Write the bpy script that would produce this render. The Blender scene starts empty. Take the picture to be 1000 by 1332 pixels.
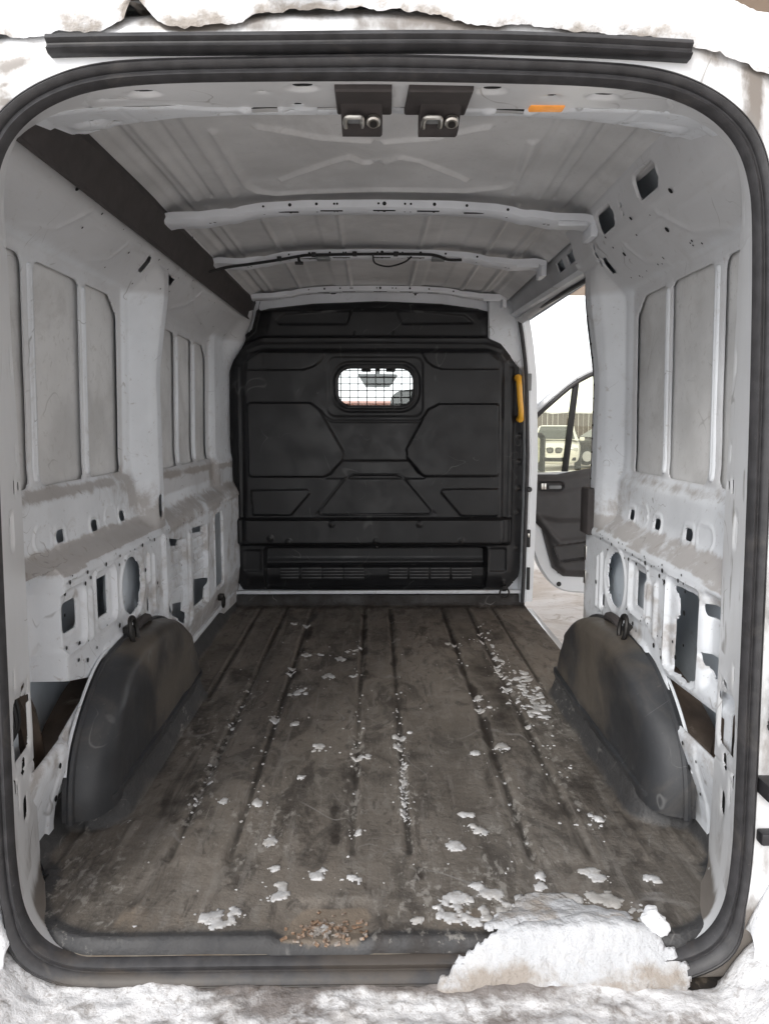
import bpy, bmesh, math, random
import numpy as np
from mathutils import Vector
random.seed(7)
SC = bpy.context.scene
COL = SC.collection
R = math.radians

# ------------------------------------------------------------------ camera, sky, sun, exposure
cam_d = bpy.data.cameras.new('camera'); cam = bpy.data.objects.new('camera', cam_d); COL.objects.link(cam)
cam.location = (0, 0, 1.12)
cam.rotation_euler = (R(90 - 6.88), 0, R(-0.774))
cam_d.sensor_fit = 'VERTICAL'; cam_d.sensor_height = 36; cam_d.lens = 26.0
cam_d.clip_start = 0.05; cam_d.clip_end = 600
SC.camera = cam

SUN_EL, SUN_AZ = 34.0, 205.0
world = bpy.data.worlds.new('World'); SC.world = world; world.use_nodes = True
wn = world.node_tree.nodes; wl = world.node_tree.links
bg = wn['Background']
sky = wn.new('ShaderNodeTexSky'); sky.sky_type = 'NISHITA'; sky.sun_disc = False
sky.sun_elevation = R(SUN_EL); sky.sun_rotation = R(SUN_AZ)
sky.air_density = 1.0; sky.dust_density = 1.0; sky.ozone_density = 1.0
hs = wn.new('ShaderNodeHueSaturation'); hs.inputs['Saturation'].default_value = 0.22
wl.new(sky.outputs[0], hs.inputs['Color'])
ov = wn.new('ShaderNodeMix'); ov.data_type = 'RGBA'; ov.inputs[0].default_value = .62      # closed white cloud cover
wl.new(hs.outputs[0], ov.inputs[6]); ov.inputs[7].default_value = (5.6, 5.7, 5.9, 1)
wl.new(ov.outputs[2], bg.inputs['Color'])
bg.inputs['Strength'].default_value = 0.15
sun_d = bpy.data.lights.new('sun', 'SUN'); sun = bpy.data.objects.new('sun', sun_d); COL.objects.link(sun)
sun_d.energy = 0.7; sun_d.angle = R(14); sun_d.color = (1.0, 0.96, 0.9)
_d = Vector((math.sin(R(SUN_AZ)) * math.cos(R(SUN_EL)), math.cos(R(SUN_AZ)) * math.cos(R(SUN_EL)), math.sin(R(SUN_EL))))
sun.rotation_euler = _d.to_track_quat('Z', 'Y').to_euler()
sun.location = (0, -6, 12)
SC.view_settings.view_transform = 'Standard'; SC.view_settings.look = 'None'
SC.view_settings.exposure = 1.3; SC.view_settings.gamma = 1; SC.view_settings.use_curve_mapping = False
SC.render.engine = 'CYCLES'
SC.cycles.max_bounces = 14; SC.cycles.diffuse_bounces = 8; SC.cycles.transmission_bounces = 10; SC.cycles.transparent_max_bounces = 12

# ------------------------------------------------------------------ measured outlines (metres)
BK = {'band': [(-0.306, 0.792), (-0.207, 0.892), (0.195, 0.892), (0.284, 0.791)],
 'belly': [(-0.841, 0.541), (0.803, 0.538), (0.786, 0.391), (-0.815, 0.395)],
 'bolts': [(-0.888, 1.033), (-0.892, 0.886), (-0.886, 0.729), (-0.88, 0.571), (-0.895, 0.361), (0.861, 1.042), (0.861, 0.885), (0.858, 0.727), (0.856, 0.578), (0.856, 0.357), (-0.257, 1.874),
           (0.23, 1.879), (-0.009, 1.882), (0.46, 1.865), (-0.636, 0.435), (-0.527, 0.414), (-0.006, 0.419), (0.506, 0.418), (-0.269, 0.52), (0.252, 0.519), (-0.002, 0.369), (-0.79, 0.148),
           (0.78, 0.144)],
 'ctrap': [(-0.367, 0.57), (-0.198, 0.784), (-0.139, 0.813), (0.117, 0.813), (0.176, 0.783), (0.351, 0.573)],
 'grab': [(0.835, 1.38), (0.853, 1.149)],
 'hexL': [(-0.761, 1.235), (-0.389, 1.235), (-0.341, 1.197), (-0.197, 0.945), (-0.207, 0.896), (-0.276, 0.817), (-0.315, 0.802), (-0.762, 0.802)],
 'hexR': [(0.721, 1.23), (0.369, 1.23), (0.301, 1.197), (0.175, 0.964), (0.18, 0.915), (0.245, 0.827), (0.284, 0.803), (0.728, 0.803)],
 'loL': [(-0.752, 0.719), (-0.415, 0.723), (-0.399, 0.705), (-0.515, 0.57), (-0.742, 0.567)],
 'loR': [(0.388, 0.722), (0.73, 0.727), (0.729, 0.564), (0.504, 0.565), (0.384, 0.704)],
 'main': [(-0.781, 1.464), (-0.751, 1.517), (-0.674, 1.54), (-0.0, 1.541), (0.657, 1.542), (0.719, 1.519), (0.745, 1.466), (0.756, 0.388), (-0.795, 0.391)],
 'outline': [(-0.697, 1.825), (-0.687, 1.855), (-0.381, 1.881), (0.0, 1.897), (0.383, 1.883), (0.652, 1.858), (0.668, 1.805), (0.707, 1.787), (0.716, 1.665), (0.771, 1.618), (0.842, 1.504),
             (0.878, 1.197), (0.888, 0.266), (0.87, 0.174), (0.802, 0.093), (-0.002, 0.091), (-0.822, 0.098), (-0.889, 0.189), (-0.907, 0.27), (-0.903, 1.197), (-0.877, 1.483), (-0.806, 1.615),
             (-0.738, 1.668), (-0.707, 1.784)],
 'rL': [(-0.796, 0.341), (-0.717, 0.34), (-0.719, 0.229), (-0.799, 0.23)],
 'rR': [(0.693, 0.347), (0.777, 0.347), (0.779, 0.225), (0.695, 0.226)],
 'recess': [(-0.683, 0.363), (0.666, 0.359), (0.67, 0.107), (-0.688, 0.111)],
 'shoulder': [(-0.847, 1.502), (-0.778, 1.587), (-0.672, 1.619), (-0.0, 1.624), (0.655, 1.621), (0.743, 1.589), (0.822, 1.504)],
 'shoulder2': [(-0.76, 1.549), (-0.673, 1.574), (-0.0, 1.579), (0.637, 1.576), (0.734, 1.551)],
 'topline': [(-0.707, 1.784), (-0.382, 1.822), (0.0, 1.838), (0.383, 1.823), (0.701, 1.777)],
 'trapL': [(-0.584, 1.719), (-0.545, 1.751), (-0.153, 1.781), (-0.182, 1.704), (-0.575, 1.704)],
 'trapR': [(0.125, 1.782), (0.519, 1.745), (0.561, 1.711), (0.154, 1.707)],
 'ul': [(-0.763, 1.426), (-0.425, 1.43), (-0.367, 1.449), (-0.328, 1.48), (-0.299, 1.531), (-0.693, 1.531), (-0.761, 1.483)],
 'ur': [(0.26, 1.536), (0.29, 1.481), (0.329, 1.45), (0.387, 1.431), (0.721, 1.431), (0.716, 1.485), (0.657, 1.534)],
 'vents': [(-0.59, 0.235), (-0.485, 0.16), (-0.46, 0.235), (-0.342, 0.159), (-0.331, 0.234), (-0.212, 0.159), (-0.201, 0.234), (-0.082, 0.159), (0.078, 0.233), (0.182, 0.158), (0.204, 0.233),
           (0.313, 0.157), (0.334, 0.233), (0.443, 0.157), (0.464, 0.232), (0.577, 0.157)],
 'win': [(-0.247, 1.455), (0.22, 1.456), (0.221, 1.205), (-0.249, 1.205)],
 'wline': [(-0.331, 1.187), (-0.302, 1.149), (-0.264, 1.129), (0.253, 1.129), (0.282, 1.158)],
 'wrec': [(-0.289, 1.503), (0.27, 1.503), (0.272, 1.158), (-0.293, 1.158)]}
ROOF = {'frame': [(-0.438, 2.063), (-0.433, 2.53), (-0.411, 2.591), (-0.346, 2.633), (0.02, 2.607), (0.28, 2.603), (0.412, 2.539), (0.445, 2.479), (0.42, 2.133)],
 'lon': [[(-0.794, 2.135), (-0.799, 2.851)], [(-0.618, 2.04), (-0.612, 2.774)], [(-0.557, 2.002), (-0.566, 2.749)], [(-0.489, 2.001), (-0.489, 2.702)], [(0.453, 2.025), (0.456, 2.644)],
         [(0.505, 2.05), (0.542, 2.734)], [(0.564, 2.062), (0.599, 2.687)], [(0.737, 2.114), (0.732, 2.83)]],
 'sw': [[(-0.319, 2.043), (-0.165, 2.132), (-0.028, 2.159)], [(-0.308, 2.482), (-0.133, 2.325), (-0.092, 2.291), (-0.053, 2.341), (-0.024, 2.34)], [(0.285, 2.04), (0.15, 2.128), (0.014, 2.164)],
        [(0.279, 2.489), (0.12, 2.321), (0.061, 2.289), (0.017, 2.34)]]}
FL = {'crumbs': [[(-0.455, 4.034)], [(-0.387, 3.994)], [(-0.341, 3.482)], [(-0.285, 3.482)], [(-0.137, 3.51)], [(-0.18, 3.421)], [(-0.11, 3.559)], [(-0.387, 3.223)], [(-0.344, 2.983)], [(-0.322, 3.001)],
            [(-0.39, 2.739)], [(-0.303, 2.682)], [(-0.21, 2.47)], [(-0.071, 2.378)], [(0.075, 2.546)], [(0.072, 2.466)], [(0.53, 3.692)], [(0.545, 3.3)], [(0.545, 3.195)], [(0.411, 2.887)],
            [(0.42, 2.766)], [(0.424, 2.437)], [(0.595, 2.741)], [(0.543, 2.989)], [(0.384, 3.628)], [(-0.092, 3.203)], [(-0.218, 3.155)]],
 'crumbs2': [[(-0.295, 1.878)], [(-0.264, 1.753)], [(-0.244, 1.641)], [(-0.244, 1.678)], [(-0.166, 1.723)], [(-0.366, 1.545)], [(-0.38, 1.571)], [(-0.36, 1.536)], [(-0.4, 1.565)], [(-0.337, 1.584)],
             [(-0.339, 1.56)], [(-0.128, 1.542)], [(-0.063, 1.924)], [(-0.067, 2.378)], [(-0.21, 2.47)], [(-0.073, 1.715)], [(-0.254, 2.239)], [(-0.47, 2.084)], [(-0.74, 1.987)], [(-0.363, 2.078)]],
 'crumbs3': [[(0.084, 1.552)], [(0.243, 1.552)], [(0.251, 1.646)], [(0.171, 1.63)], [(0.199, 1.632)], [(0.237, 1.676)], [(0.272, 1.927)], [(0.264, 1.943)], [(0.239, 2.009)], [(0.463, 1.624)],
             [(0.434, 1.628)], [(0.416, 1.601)], [(0.506, 1.631)], [(0.16, 1.564)], [(0.214, 1.543)], [(0.332, 2.402)], [(0.62, 1.979)], [(0.432, 2.446)], [(0.524, 1.726)], [(0.541, 1.702)],
             [(0.539, 1.635)], [(0.541, 1.613)], [(0.674, 1.7)], [(0.2, 1.849)]],
 'dark': [[(0.383, 3.443), (0.394, 2.854), (0.39, 2.316)], [(0.377, 2.525), (0.4, 2.262)], [(0.106, 1.815), (0.1, 1.716)], [(0.087, 4.235), (0.075, 3.333)], [(0.392, 4.231), (0.39, 3.503)],
          [(0.538, 4.229), (0.54, 3.501)], [(-0.071, 4.237), (-0.06, 3.128)], [(-0.128, 2.053), (-0.117, 1.872)], [(-0.364, 4.241), (-0.371, 3.084)]],
 'hole': [(-0.228, 1.48), (-0.218, 1.562), (-0.192, 1.616), (-0.029, 1.622), (-0.011, 1.586), (-0.045, 1.473)],
 'lump': [(0.574, 1.552), (0.6, 1.573), (0.637, 1.564), (0.619, 1.5), (0.582, 1.476), (0.566, 1.513)],
 'pile': [(0.127, 1.398), (0.169, 1.451), (0.277, 1.505), (0.351, 1.534), (0.442, 1.548), (0.526, 1.539), (0.552, 1.521), (0.573, 1.453), (0.608, 1.445), (0.629, 1.418), (0.614, 1.392), (0.41, 1.373),
          (0.221, 1.367)],
 'ribs': [[(-0.386, 4.377), (-0.378, 2.864)], [(-0.554, 4.426), (-0.542, 3.455), (-0.535, 2.711)], [(-0.693, 4.335), (-0.681, 2.91)], [(-0.08, 4.419), (-0.072, 3.034), (-0.073, 2.35)],
          [(0.08, 4.417), (0.074, 2.348)], [(0.397, 4.413), (0.391, 3.074), (0.397, 2.316)], [(0.55, 4.411), (0.558, 3.383), (0.542, 2.342)], [(0.714, 4.409), (0.705, 3.218)],
          [(-0.544, 2.605), (-0.55, 1.773)], [(-0.388, 2.536), (-0.393, 1.633)], [(-0.077, 2.532), (-0.075, 1.818)], [(0.074, 2.53), (0.068, 1.926)], [(0.386, 2.493), (0.389, 1.794)],
          [(0.535, 2.491), (0.541, 1.802)], [(-0.805, 1.946), (-0.815, 1.777)], [(-0.693, 1.976), (-0.687, 1.775)], [(0.687, 1.999), (0.688, 1.79)], [(0.8, 1.976), (0.808, 1.788)]],
 'salt': [((-0.635, 2.572), 0.1), ((0.657, 3.07), 0.09), ((0.642, 2.851), 0.1), ((0.663, 2.623), 0.09), ((-0.322, 3.476), 0.05), ((-0.345, 2.992), 0.05), ((0.575, 3.169), 0.06),
          ((0.312, 1.942), 0.05), ((-0.313, 1.893), 0.1), ((-0.707, 1.696), 0.12), ((0.084, 2.141), 0.05), ((0.392, 1.811), 0.07), ((0.118, 1.655), 0.12), ((0.264, 1.638), 0.12)],
 'thin': [(0.266, 1.543), (0.3, 1.555), (0.319, 1.618), (0.425, 1.622), (0.515, 1.587), (0.552, 1.552), (0.507, 1.532), (0.35, 1.526)]}

# ------------------------------------------------------------------ materials
def mat(name, col, rough=.5, metal=0., **kw):
    """procedural material; kw: var=(scale, amount), spots, dirt=(colour), bump=(scale, strength), scratch, streak"""
    m = bpy.data.materials.new(name); m.use_nodes = True
    nt = m.node_tree; n = nt.nodes; l = nt.links; b = n['Principled BSDF']
    b.inputs['Roughness'].default_value = rough; b.inputs['Metallic'].default_value = metal
    if 'spec' in kw: b.inputs['Specular IOR Level'].default_value = kw['spec']
    if 'coat' in kw:
        b.inputs['Coat Weight'].default_value = kw['coat']; b.inputs['Coat Roughness'].default_value = .15
    tc = n.new('ShaderNodeTexCoord')
    mp = n.new('ShaderNodeMapping'); l.new(tc.outputs['Object'], mp.inputs[0])
    mp.inputs['Scale'].default_value = kw.get('stretch', (1, 1, 1))
    def noise(sc, det=4, dist=0., src=mp, rg=.55):
        t = n.new('ShaderNodeTexNoise'); t.inputs['Scale'].default_value = sc; t.inputs['Detail'].default_value = det
        t.inputs['Distortion'].default_value = dist; t.inputs['Roughness'].default_value = rg
        l.new(src.outputs[0] if src is not tc else tc.outputs['Object'], t.inputs['Vector']); return t.outputs['Fac']
    def ramp(fac, a, bb, ca=0., cb=1.):
        t = n.new('ShaderNodeMapRange'); t.inputs[1].default_value = a; t.inputs[2].default_value = bb
        t.inputs[3].default_value = ca; t.inputs[4].default_value = cb; t.interpolation_type = 'SMOOTHSTEP'
        l.new(fac, t.inputs[0]); return t.outputs[0]
    def mth(op, a, bb):
        t = n.new('ShaderNodeMath'); t.operation = op; t.use_clamp = True
        for i, q in enumerate((a, bb)):
            if isinstance(q, (int, float)): t.inputs[i].default_value = q
            else: l.new(q, t.inputs[i])
        return t.outputs[0]
    def mix(fac, a, bb):
        t = n.new('ShaderNodeMix'); t.data_type = 'RGBA'
        if isinstance(fac, (int, float)): t.inputs[0].default_value = fac
        else: l.new(fac, t.inputs[0])
        for i, q in ((6, a), (7, bb)):
            if isinstance(q, tuple): t.inputs[i].default_value = (*q, 1)
            else: l.new(q, t.inputs[i])
        return t.outputs[2]
    def attr(nm):
        t = n.new('ShaderNodeAttribute'); t.attribute_name = nm; return t.outputs['Fac']
    c = tuple(col)
    cur = None
    if 'var' in kw:
        sc, am = kw['var'][:2]
        lo = tuple(x * (1 - am) for x in c); hi = tuple(min(1, x * (1 + am)) for x in c)
        if len(kw['var']) > 2: lo = kw['var'][2]
        cur = mix(ramp(noise(sc, 6), .3, .7), lo, hi)
    else: cur = mix(0., c, c)
    for q in kw.get('blotch', []):          # (scale, lo, hi, colour, strength)
        cur = mix(mth('MULTIPLY', ramp(noise(q[0], 8, q[5] if len(q) > 5 else .6, rg=.65), q[1], q[2]), q[4]), cur, q[3])
    if 'streak' in kw:
        mp2 = n.new('ShaderNodeMapping'); l.new(tc.outputs['Object'], mp2.inputs[0]); mp2.inputs['Scale'].default_value = kw['streak'][0]
        for a_, b_, c_, st_, sc_ in kw['streak'][1]:
            cur = mix(mth('MULTIPLY', ramp(noise(sc_, 7, .5, src=mp2, rg=.7), a_, b_), st_), cur, c_)
    for q in kw.get('attrs', []):           # (attribute, colour, strength, noise scale)
        a = attr(q[0])
        nz = ramp(noise(q[3], 8, .25, rg=.68), .25, .75, .0, 1.)
        hv_ = q[4] if len(q) > 4 else (1.1, .5, .42, 1.15)
        f = mth('MULTIPLY', ramp(mth('ADD', mth('MULTIPLY', a, hv_[0]), mth('MULTIPLY', nz, hv_[1])), hv_[2], hv_[3]), q[2])
        f = mth('MULTIPLY', f, ramp(a, 0., .12))
        cur = mix(f, cur, q[1])
    if 'scratch' in kw:
        sc, colr, st = kw['scratch']
        v = n.new('ShaderNodeTexNoise'); v.inputs['Scale'].default_value = sc; v.inputs['Detail'].default_value = 1; v.inputs['Distortion'].default_value = 2.2
        l.new(tc.outputs['Object'], v.inputs['Vector'])
        t = mth('SUBTRACT', v.outputs['Fac'], .5); t2 = n.new('ShaderNodeMath'); t2.operation = 'ABSOLUTE'
        v2 = n.new('ShaderNodeMath'); v2.operation = 'SUBTRACT'; l.new(v.outputs['Fac'], v2.inputs[0]); v2.inputs[1].default_value = .5
        l.new(v2.outputs[0], t2.inputs[0])
        line = ramp(t2.outputs[0], .0, .010, 1., 0.)
        msk = ramp(noise(sc * 1.7, 3, src=tc), .54, .62)
        cur = mix(mth('MULTIPLY', mth('MULTIPLY', line, msk), st), cur, colr)
    l.new(cur, b.inputs['Base Color'])
    if 'rvar' in kw:
        sc, a, bb = kw['rvar']; l.new(ramp(noise(sc, 6), .3, .7, a, bb), b.inputs['Roughness'])
    if 'bump' in kw:
        last = None
        for sc, st, ds in (kw['bump'] if isinstance(kw['bump'], list) else [kw['bump']]):
            t = n.new('ShaderNodeBump'); t.inputs['Strength'].default_value = st; t.inputs['Distance'].default_value = ds
            l.new(noise(sc, 6, src=tc), t.inputs['Height'])
            if last is not None: l.new(last, t.inputs['Normal'])
            last = t.outputs[0]
        l.new(last, b.inputs['Normal'])
    if 'emit' in kw:
        b.inputs['Emission Color'].default_value = (*kw['emit'][0], 1); b.inputs['Emission Strength'].default_value = kw['emit'][1]
    return m

DIRT = (.20, .148, .103)
M = {}
M['inner'] = mat('inner_paint', (.70, .725, .76), .36, var=(2.3, .10), blotch=[(6., .54, .78, (.38, .36, .33), .55, 1.4), (26., .60, .70, (.30, .27, .24), .5), (75., .64, .70, (.20, .17, .14), .5)],
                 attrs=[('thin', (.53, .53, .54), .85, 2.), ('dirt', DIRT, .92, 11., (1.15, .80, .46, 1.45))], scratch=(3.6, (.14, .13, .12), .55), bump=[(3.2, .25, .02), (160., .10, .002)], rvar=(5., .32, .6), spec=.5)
M['skin'] = mat('bare_primer', (.60, .60, .60), .55, var=(4., .12), blotch=[(3.2, .50, .75, (.44, .43, .42), .6, 1.2), (40., .55, .72, (.42, .41, .395), .55), (7., .62, .72, (.44, .44, .44), .45, 2.)],
                scratch=(3.1, (.20, .19, .18), .35), bump=[(2.4, .25, .03), (120., .15, .002)], rvar=(7., .4, .65))
M['roofskin'] = mat('roof_primer', (.60, .60, .605), .5, var=(3., .14), blotch=[(2.2, .48, .72, (.47, .465, .465), .6, 1.2), (60., .56, .72, (.46, .455, .45), .5)],
                    bump=[(2.0, .3, .03), (120., .12, .002)], rvar=(4., .34, .6))
M['bow'] = mat('bow_paint', (.70, .72, .76), .4, var=(5., .08), blotch=[(16., .6, .78, (.38, .37, .36), .4)], bump=(60., .08, .002))
M['cavity'] = mat('cavity_paint', (.56, .61, .66), .5, var=(3., .15), blotch=[(9., .6, .75, (.16, .13, .10), .6)])
M['white'] = mat('white_body_paint', (.74, .75, .765), .3, var=(4., .05), blotch=[(8., .60, .78, (.52, .49, .45), .4), (45., .64, .74, (.33, .29, .25), .4)], attrs=[('dirt', (.115, .088, .064), .95, 14.)],
                 scratch=(2.2, (.16, .14, .12), .6), coat=.3, bump=(140., .05, .001), stretch=(1, 1, .45))
M['rubber'] = mat('seal_rubber', (.029, .028, .030), .48, var=(30., .3), blotch=[(12., .55, .75, (.075, .068, .062), .6), (200., .64, .72, (.16, .15, .14), .5)], attrs=[('dirt', (.062, .050, .040), .85, 22.)], bump=(90., .15, .002))
M['sillrub'] = mat('sill_rubber', (.030, .028, .028), .5, var=(30., .3), blotch=[(7., .46, .7, (.10, .08, .06), .75), (60., .58, .7, (.19, .16, .13), .6)], bump=(70., .3, .004))
M['black'] = mat('bulkhead_plastic', (.0125, .0125, .0140), .34, var=(6., .2), blotch=[(5., .56, .8, (.032, .031, .031), .6), (70., .66, .74, (.06, .058, .055), .35)], scratch=(2.4, (.10, .10, .10), .5),
                 bump=(260., .25, .0015), rvar=(8., .34, .52), spec=.42)
M['trim'] = mat('headliner_trim', (.044, .038, .0375), .75, var=(20., .15), bump=(240., .3, .002))
M['blackpart'] = mat('black_part', (.020, .019, .021), .45, var=(20., .2), bump=(120., .1, .001))
M['hole'] = mat('hole_shadow', (.006, .006, .007), .8)
M['liner'] = mat('floor_liner_rubber', (.135, .120, .104), .72, var=(3., .28),
                 blotch=[(1.3, .42, .66, (.185, .162, .138), .75, 1.4), (5.5, .50, .62, (.070, .062, .055), .85, 1.2), (15., .53, .62, (.19, .176, .158), .6, .8), (22., .55, .65, (.058, .050, .044), .7, .8), (2.4, .57, .72, (.225, .205, .185), .6, 2.), (2.9, .55, .66, (.040, .034, .030), .75, 1.6), (34., .58, .72, (.18, .165, .15), .4), (120., .60, .70, (.27, .255, .235), .45)],
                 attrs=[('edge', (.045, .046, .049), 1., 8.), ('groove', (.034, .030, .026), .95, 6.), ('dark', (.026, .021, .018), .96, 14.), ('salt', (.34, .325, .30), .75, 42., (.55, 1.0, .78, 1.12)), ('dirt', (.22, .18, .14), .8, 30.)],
                 scratch=(2.0, (.24, .23, .22), .7), streak=((1, .09, 1), [(.54, .66, (.20, .185, .168), .55, 26.), (.55, .66, (.055, .047, .041), .6, 17.), (.60, .70, (.26, .245, .225), .5, 60.)]), stretch=(1, .5, 1), bump=[(14., .5, .012), (60., .5, .006), (170., .4, .003)], rvar=(3.5, .42, .85), spec=.4)
M['arch'] = mat('wheel_arch_plastic', (.032, .0335, .037), .5, var=(5., .2), blotch=[(4., .50, .72, (.08, .073, .066), .8, 1.), (55., .62, .74, (.11, .105, .10), .5)],
                attrs=[('dirt', (.115, .098, .079), .9, 6.)], scratch=(3., (.15, .15, .15), .6), bump=[(3., .2, .02), (150., .2, .002)], rvar=(6., .38, .6))
M['steel'] = mat('zinc_steel', (.62, .60, .56), .28, .95, var=(30., .15), bump=(60., .1, .001))
M['iron'] = mat('dark_iron', (.03, .028, .027), .5, .6, var=(40., .3))
M['rust'] = mat('brown_sealer', (.085, .062, .047), .6, var=(7., .4), blotch=[(12., .55, .7, (.24, .20, .17), .6)], bump=(40., .3, .006))
M['yellow'] = mat('yellow_plastic', (.82, .42, .03), .38, var=(20., .06), coat=.2)
M['amber'] = mat('lamp_amber', (.80, .30, .05), .25, emit=((1., .42, .10), .10), var=(40., .12), bump=(120., .3, .003))
M['red'] = mat('red_lens', (.16, .035, .03), .35, var=(20., .1))
M['wire'] = mat('cable_sleeve', (.012, .012, .013), .55)
M['snow'] = mat('snow', (.84, .85, .87), .75, var=(12., .03), blotch=[(30., .66, .8, (.62, .61, .60), .35)], attrs=[('dirt', (.27, .22, .17), .85, 26.)], bump=[(40., .5, .012), (220., .4, .004)], spec=.3)
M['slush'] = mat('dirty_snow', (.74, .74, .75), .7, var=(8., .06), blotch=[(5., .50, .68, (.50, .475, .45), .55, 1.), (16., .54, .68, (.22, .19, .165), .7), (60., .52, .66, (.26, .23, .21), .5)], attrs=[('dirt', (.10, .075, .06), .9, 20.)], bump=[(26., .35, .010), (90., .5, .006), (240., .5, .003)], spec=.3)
M['sillsnow'] = mat('sill_snow', (.52, .53, .55), .75, var=(9., .06), blotch=[(18., .52, .7, (.50, .49, .48), .5), (50., .62, .76, (.38, .36, .34), .4)], attrs=[('dirt', (.27, .22, .17), .85, 26.)], bump=[(36., .9, .014), (180., .6, .004)], spec=.3)
M['sillpaint'] = mat('dirty_sill_paint', (.15, .133, .108), .6, var=(20., .3), blotch=[(9., .45, .62, (.12, .09, .065), .9), (50., .5, .7, (.22, .17, .12), .6)], bump=[(60., .5, .004)])
M['slat'] = mat('vent_plastic', (.06, .06, .062), .4, var=(30., .2))
M['ground'] = mat('snowy_ground', (.72, .70, .68), .85, var=(1.1, .08), blotch=[(.8, .45, .66, (.44, .37, .30), .75, 1.2), (5., .54, .70, (.30, .245, .19), .7, 1.), (38., .58, .7, (.24, .19, .15), .5)], bump=[(4., .5, .05), (40., .5, .01)])
M['card'] = mat('door_card_plastic', (.045, .043, .044), .55, var=(9., .12), bump=(240., .25, .0012))
M['carddark'] = mat('door_card_dark', (.018, .018, .019), .5)
M['vanwhite'] = mat('van_paint_white', (.74, .77, .80), .25, coat=.5, var=(3., .03))
M['seat'] = mat('seat_fabric', (.06, .058, .055), .9, var=(60., .2))
M['grey'] = mat('grey_housing', (.20, .21, .215), .5, var=(12., .1))
M['mirrorglass'] = mat('mirror_glass', (.55, .58, .58), .06, 1.)
M['carpaint'] = mat('car_paint_pale', (.70, .69, .64), .3, coat=.6, var=(2., .05), blotch=[(9., .55, .75, (.46, .42, .36), .4)])
M['darkcar'] = mat('car_paint_dark', (.030, .027, .024), .5, spec=.2, var=(3., .2))
M['carglass'] = mat('car_window_dark', (.05, .055, .05), .12, spec=.7)
M['tyre'] = mat('tyre_rubber', (.02, .02, .02), .8, var=(30., .2))
M['rim'] = mat('wheel_rim', (.45, .45, .46), .35, .8)
M['lamp'] = mat('headlight_lens', (.55, .56, .55), .12, .3)
M['plate'] = mat('number_plate', (.7, .7, .68), .5)
M['chrome'] = mat('chrome_frame', (.6, .6, .6), .2, .9)
M['soffit'] = mat('soffit_board', (.46, .36, .28), .8, var=(1.2, .08), blotch=[(3., .5, .7, (.38, .29, .22), .4)], stretch=(1, .1, 1))
M['fence'] = mat('fence_panel', (.085, .065, .048), .8, var=(3., .25), stretch=(1, 1, .2))
M['brick'] = mat('far_wall', (.30, .12, .08), .8, var=(2., .15))
M['beige'] = mat('far_wall_beige', (.55, .46, .26), .8, var=(1., .1))
def glass(name, tint, rough=0.):
    m = bpy.data.materials.new(name); m.use_nodes = True; nt = m.node_tree; n = nt.nodes; l = nt.links
    for q in list(n):
        if q.type != 'OUTPUT_MATERIAL': n.remove(q)
    o = [q for q in n if q.type == 'OUTPUT_MATERIAL'][0]
    t = n.new('ShaderNodeBsdfTransparent'); t.inputs[0].default_value = (*tint, 1)
    g = n.new('ShaderNodeBsdfGlossy'); g.inputs['Roughness'].default_value = rough; g.inputs['Color'].default_value = (.9, .95, .95, 1)
    f = n.new('ShaderNodeValue'); f.outputs[0].default_value = .05
    mx = n.new('ShaderNodeMixShader'); l.new(f.outputs[0], mx.inputs[0]); l.new(t.outputs[0], mx.inputs[1]); l.new(g.outputs[0], mx.inputs[2])
    l.new(mx.outputs[0], o.inputs[0]); return m
M['glass_door'] = glass('tinted_door_glass', (.90, .89, .78))
M['glass_screen'] = glass('windscreen_glass', (.96, .97, .97))

# ------------------------------------------------------------------ object helpers
def empty(name, loc, label, cat, group=None):
    o = bpy.data.objects.new(name, None); COL.objects.link(o); o.location = loc
    o['label'] = label; o['category'] = cat
    if group: o['group'] = group
    return o
def link(name, me, m, parent=None, label=None, cat=None, kind=None, group=None):
    o = bpy.data.objects.new(name, me); COL.objects.link(o)
    if m is not None and not me.materials: me.materials.append(m)
    if parent is not None:
        o.parent = parent
        if parent.type == 'EMPTY': o.location = [-x for x in ORIG.get(parent.name, (0, 0, 0))]
    if label: o['label'] = label
    if cat: o['category'] = cat
    if kind: o['kind'] = kind
    if group: o['group'] = group
    return o
ORIG = {}
def pymesh(name, verts, faces, smooth=True, sharp=None):
    me = bpy.data.meshes.new(name); me.from_pydata([tuple(map(float, v)) for v in verts], [], faces); me.update()
    if smooth:
        me.polygons.foreach_set('use_smooth', [True] * len(me.polygons))
        me.set_sharp_from_angle(angle=R(sharp if sharp else 38))
    return me
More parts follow.
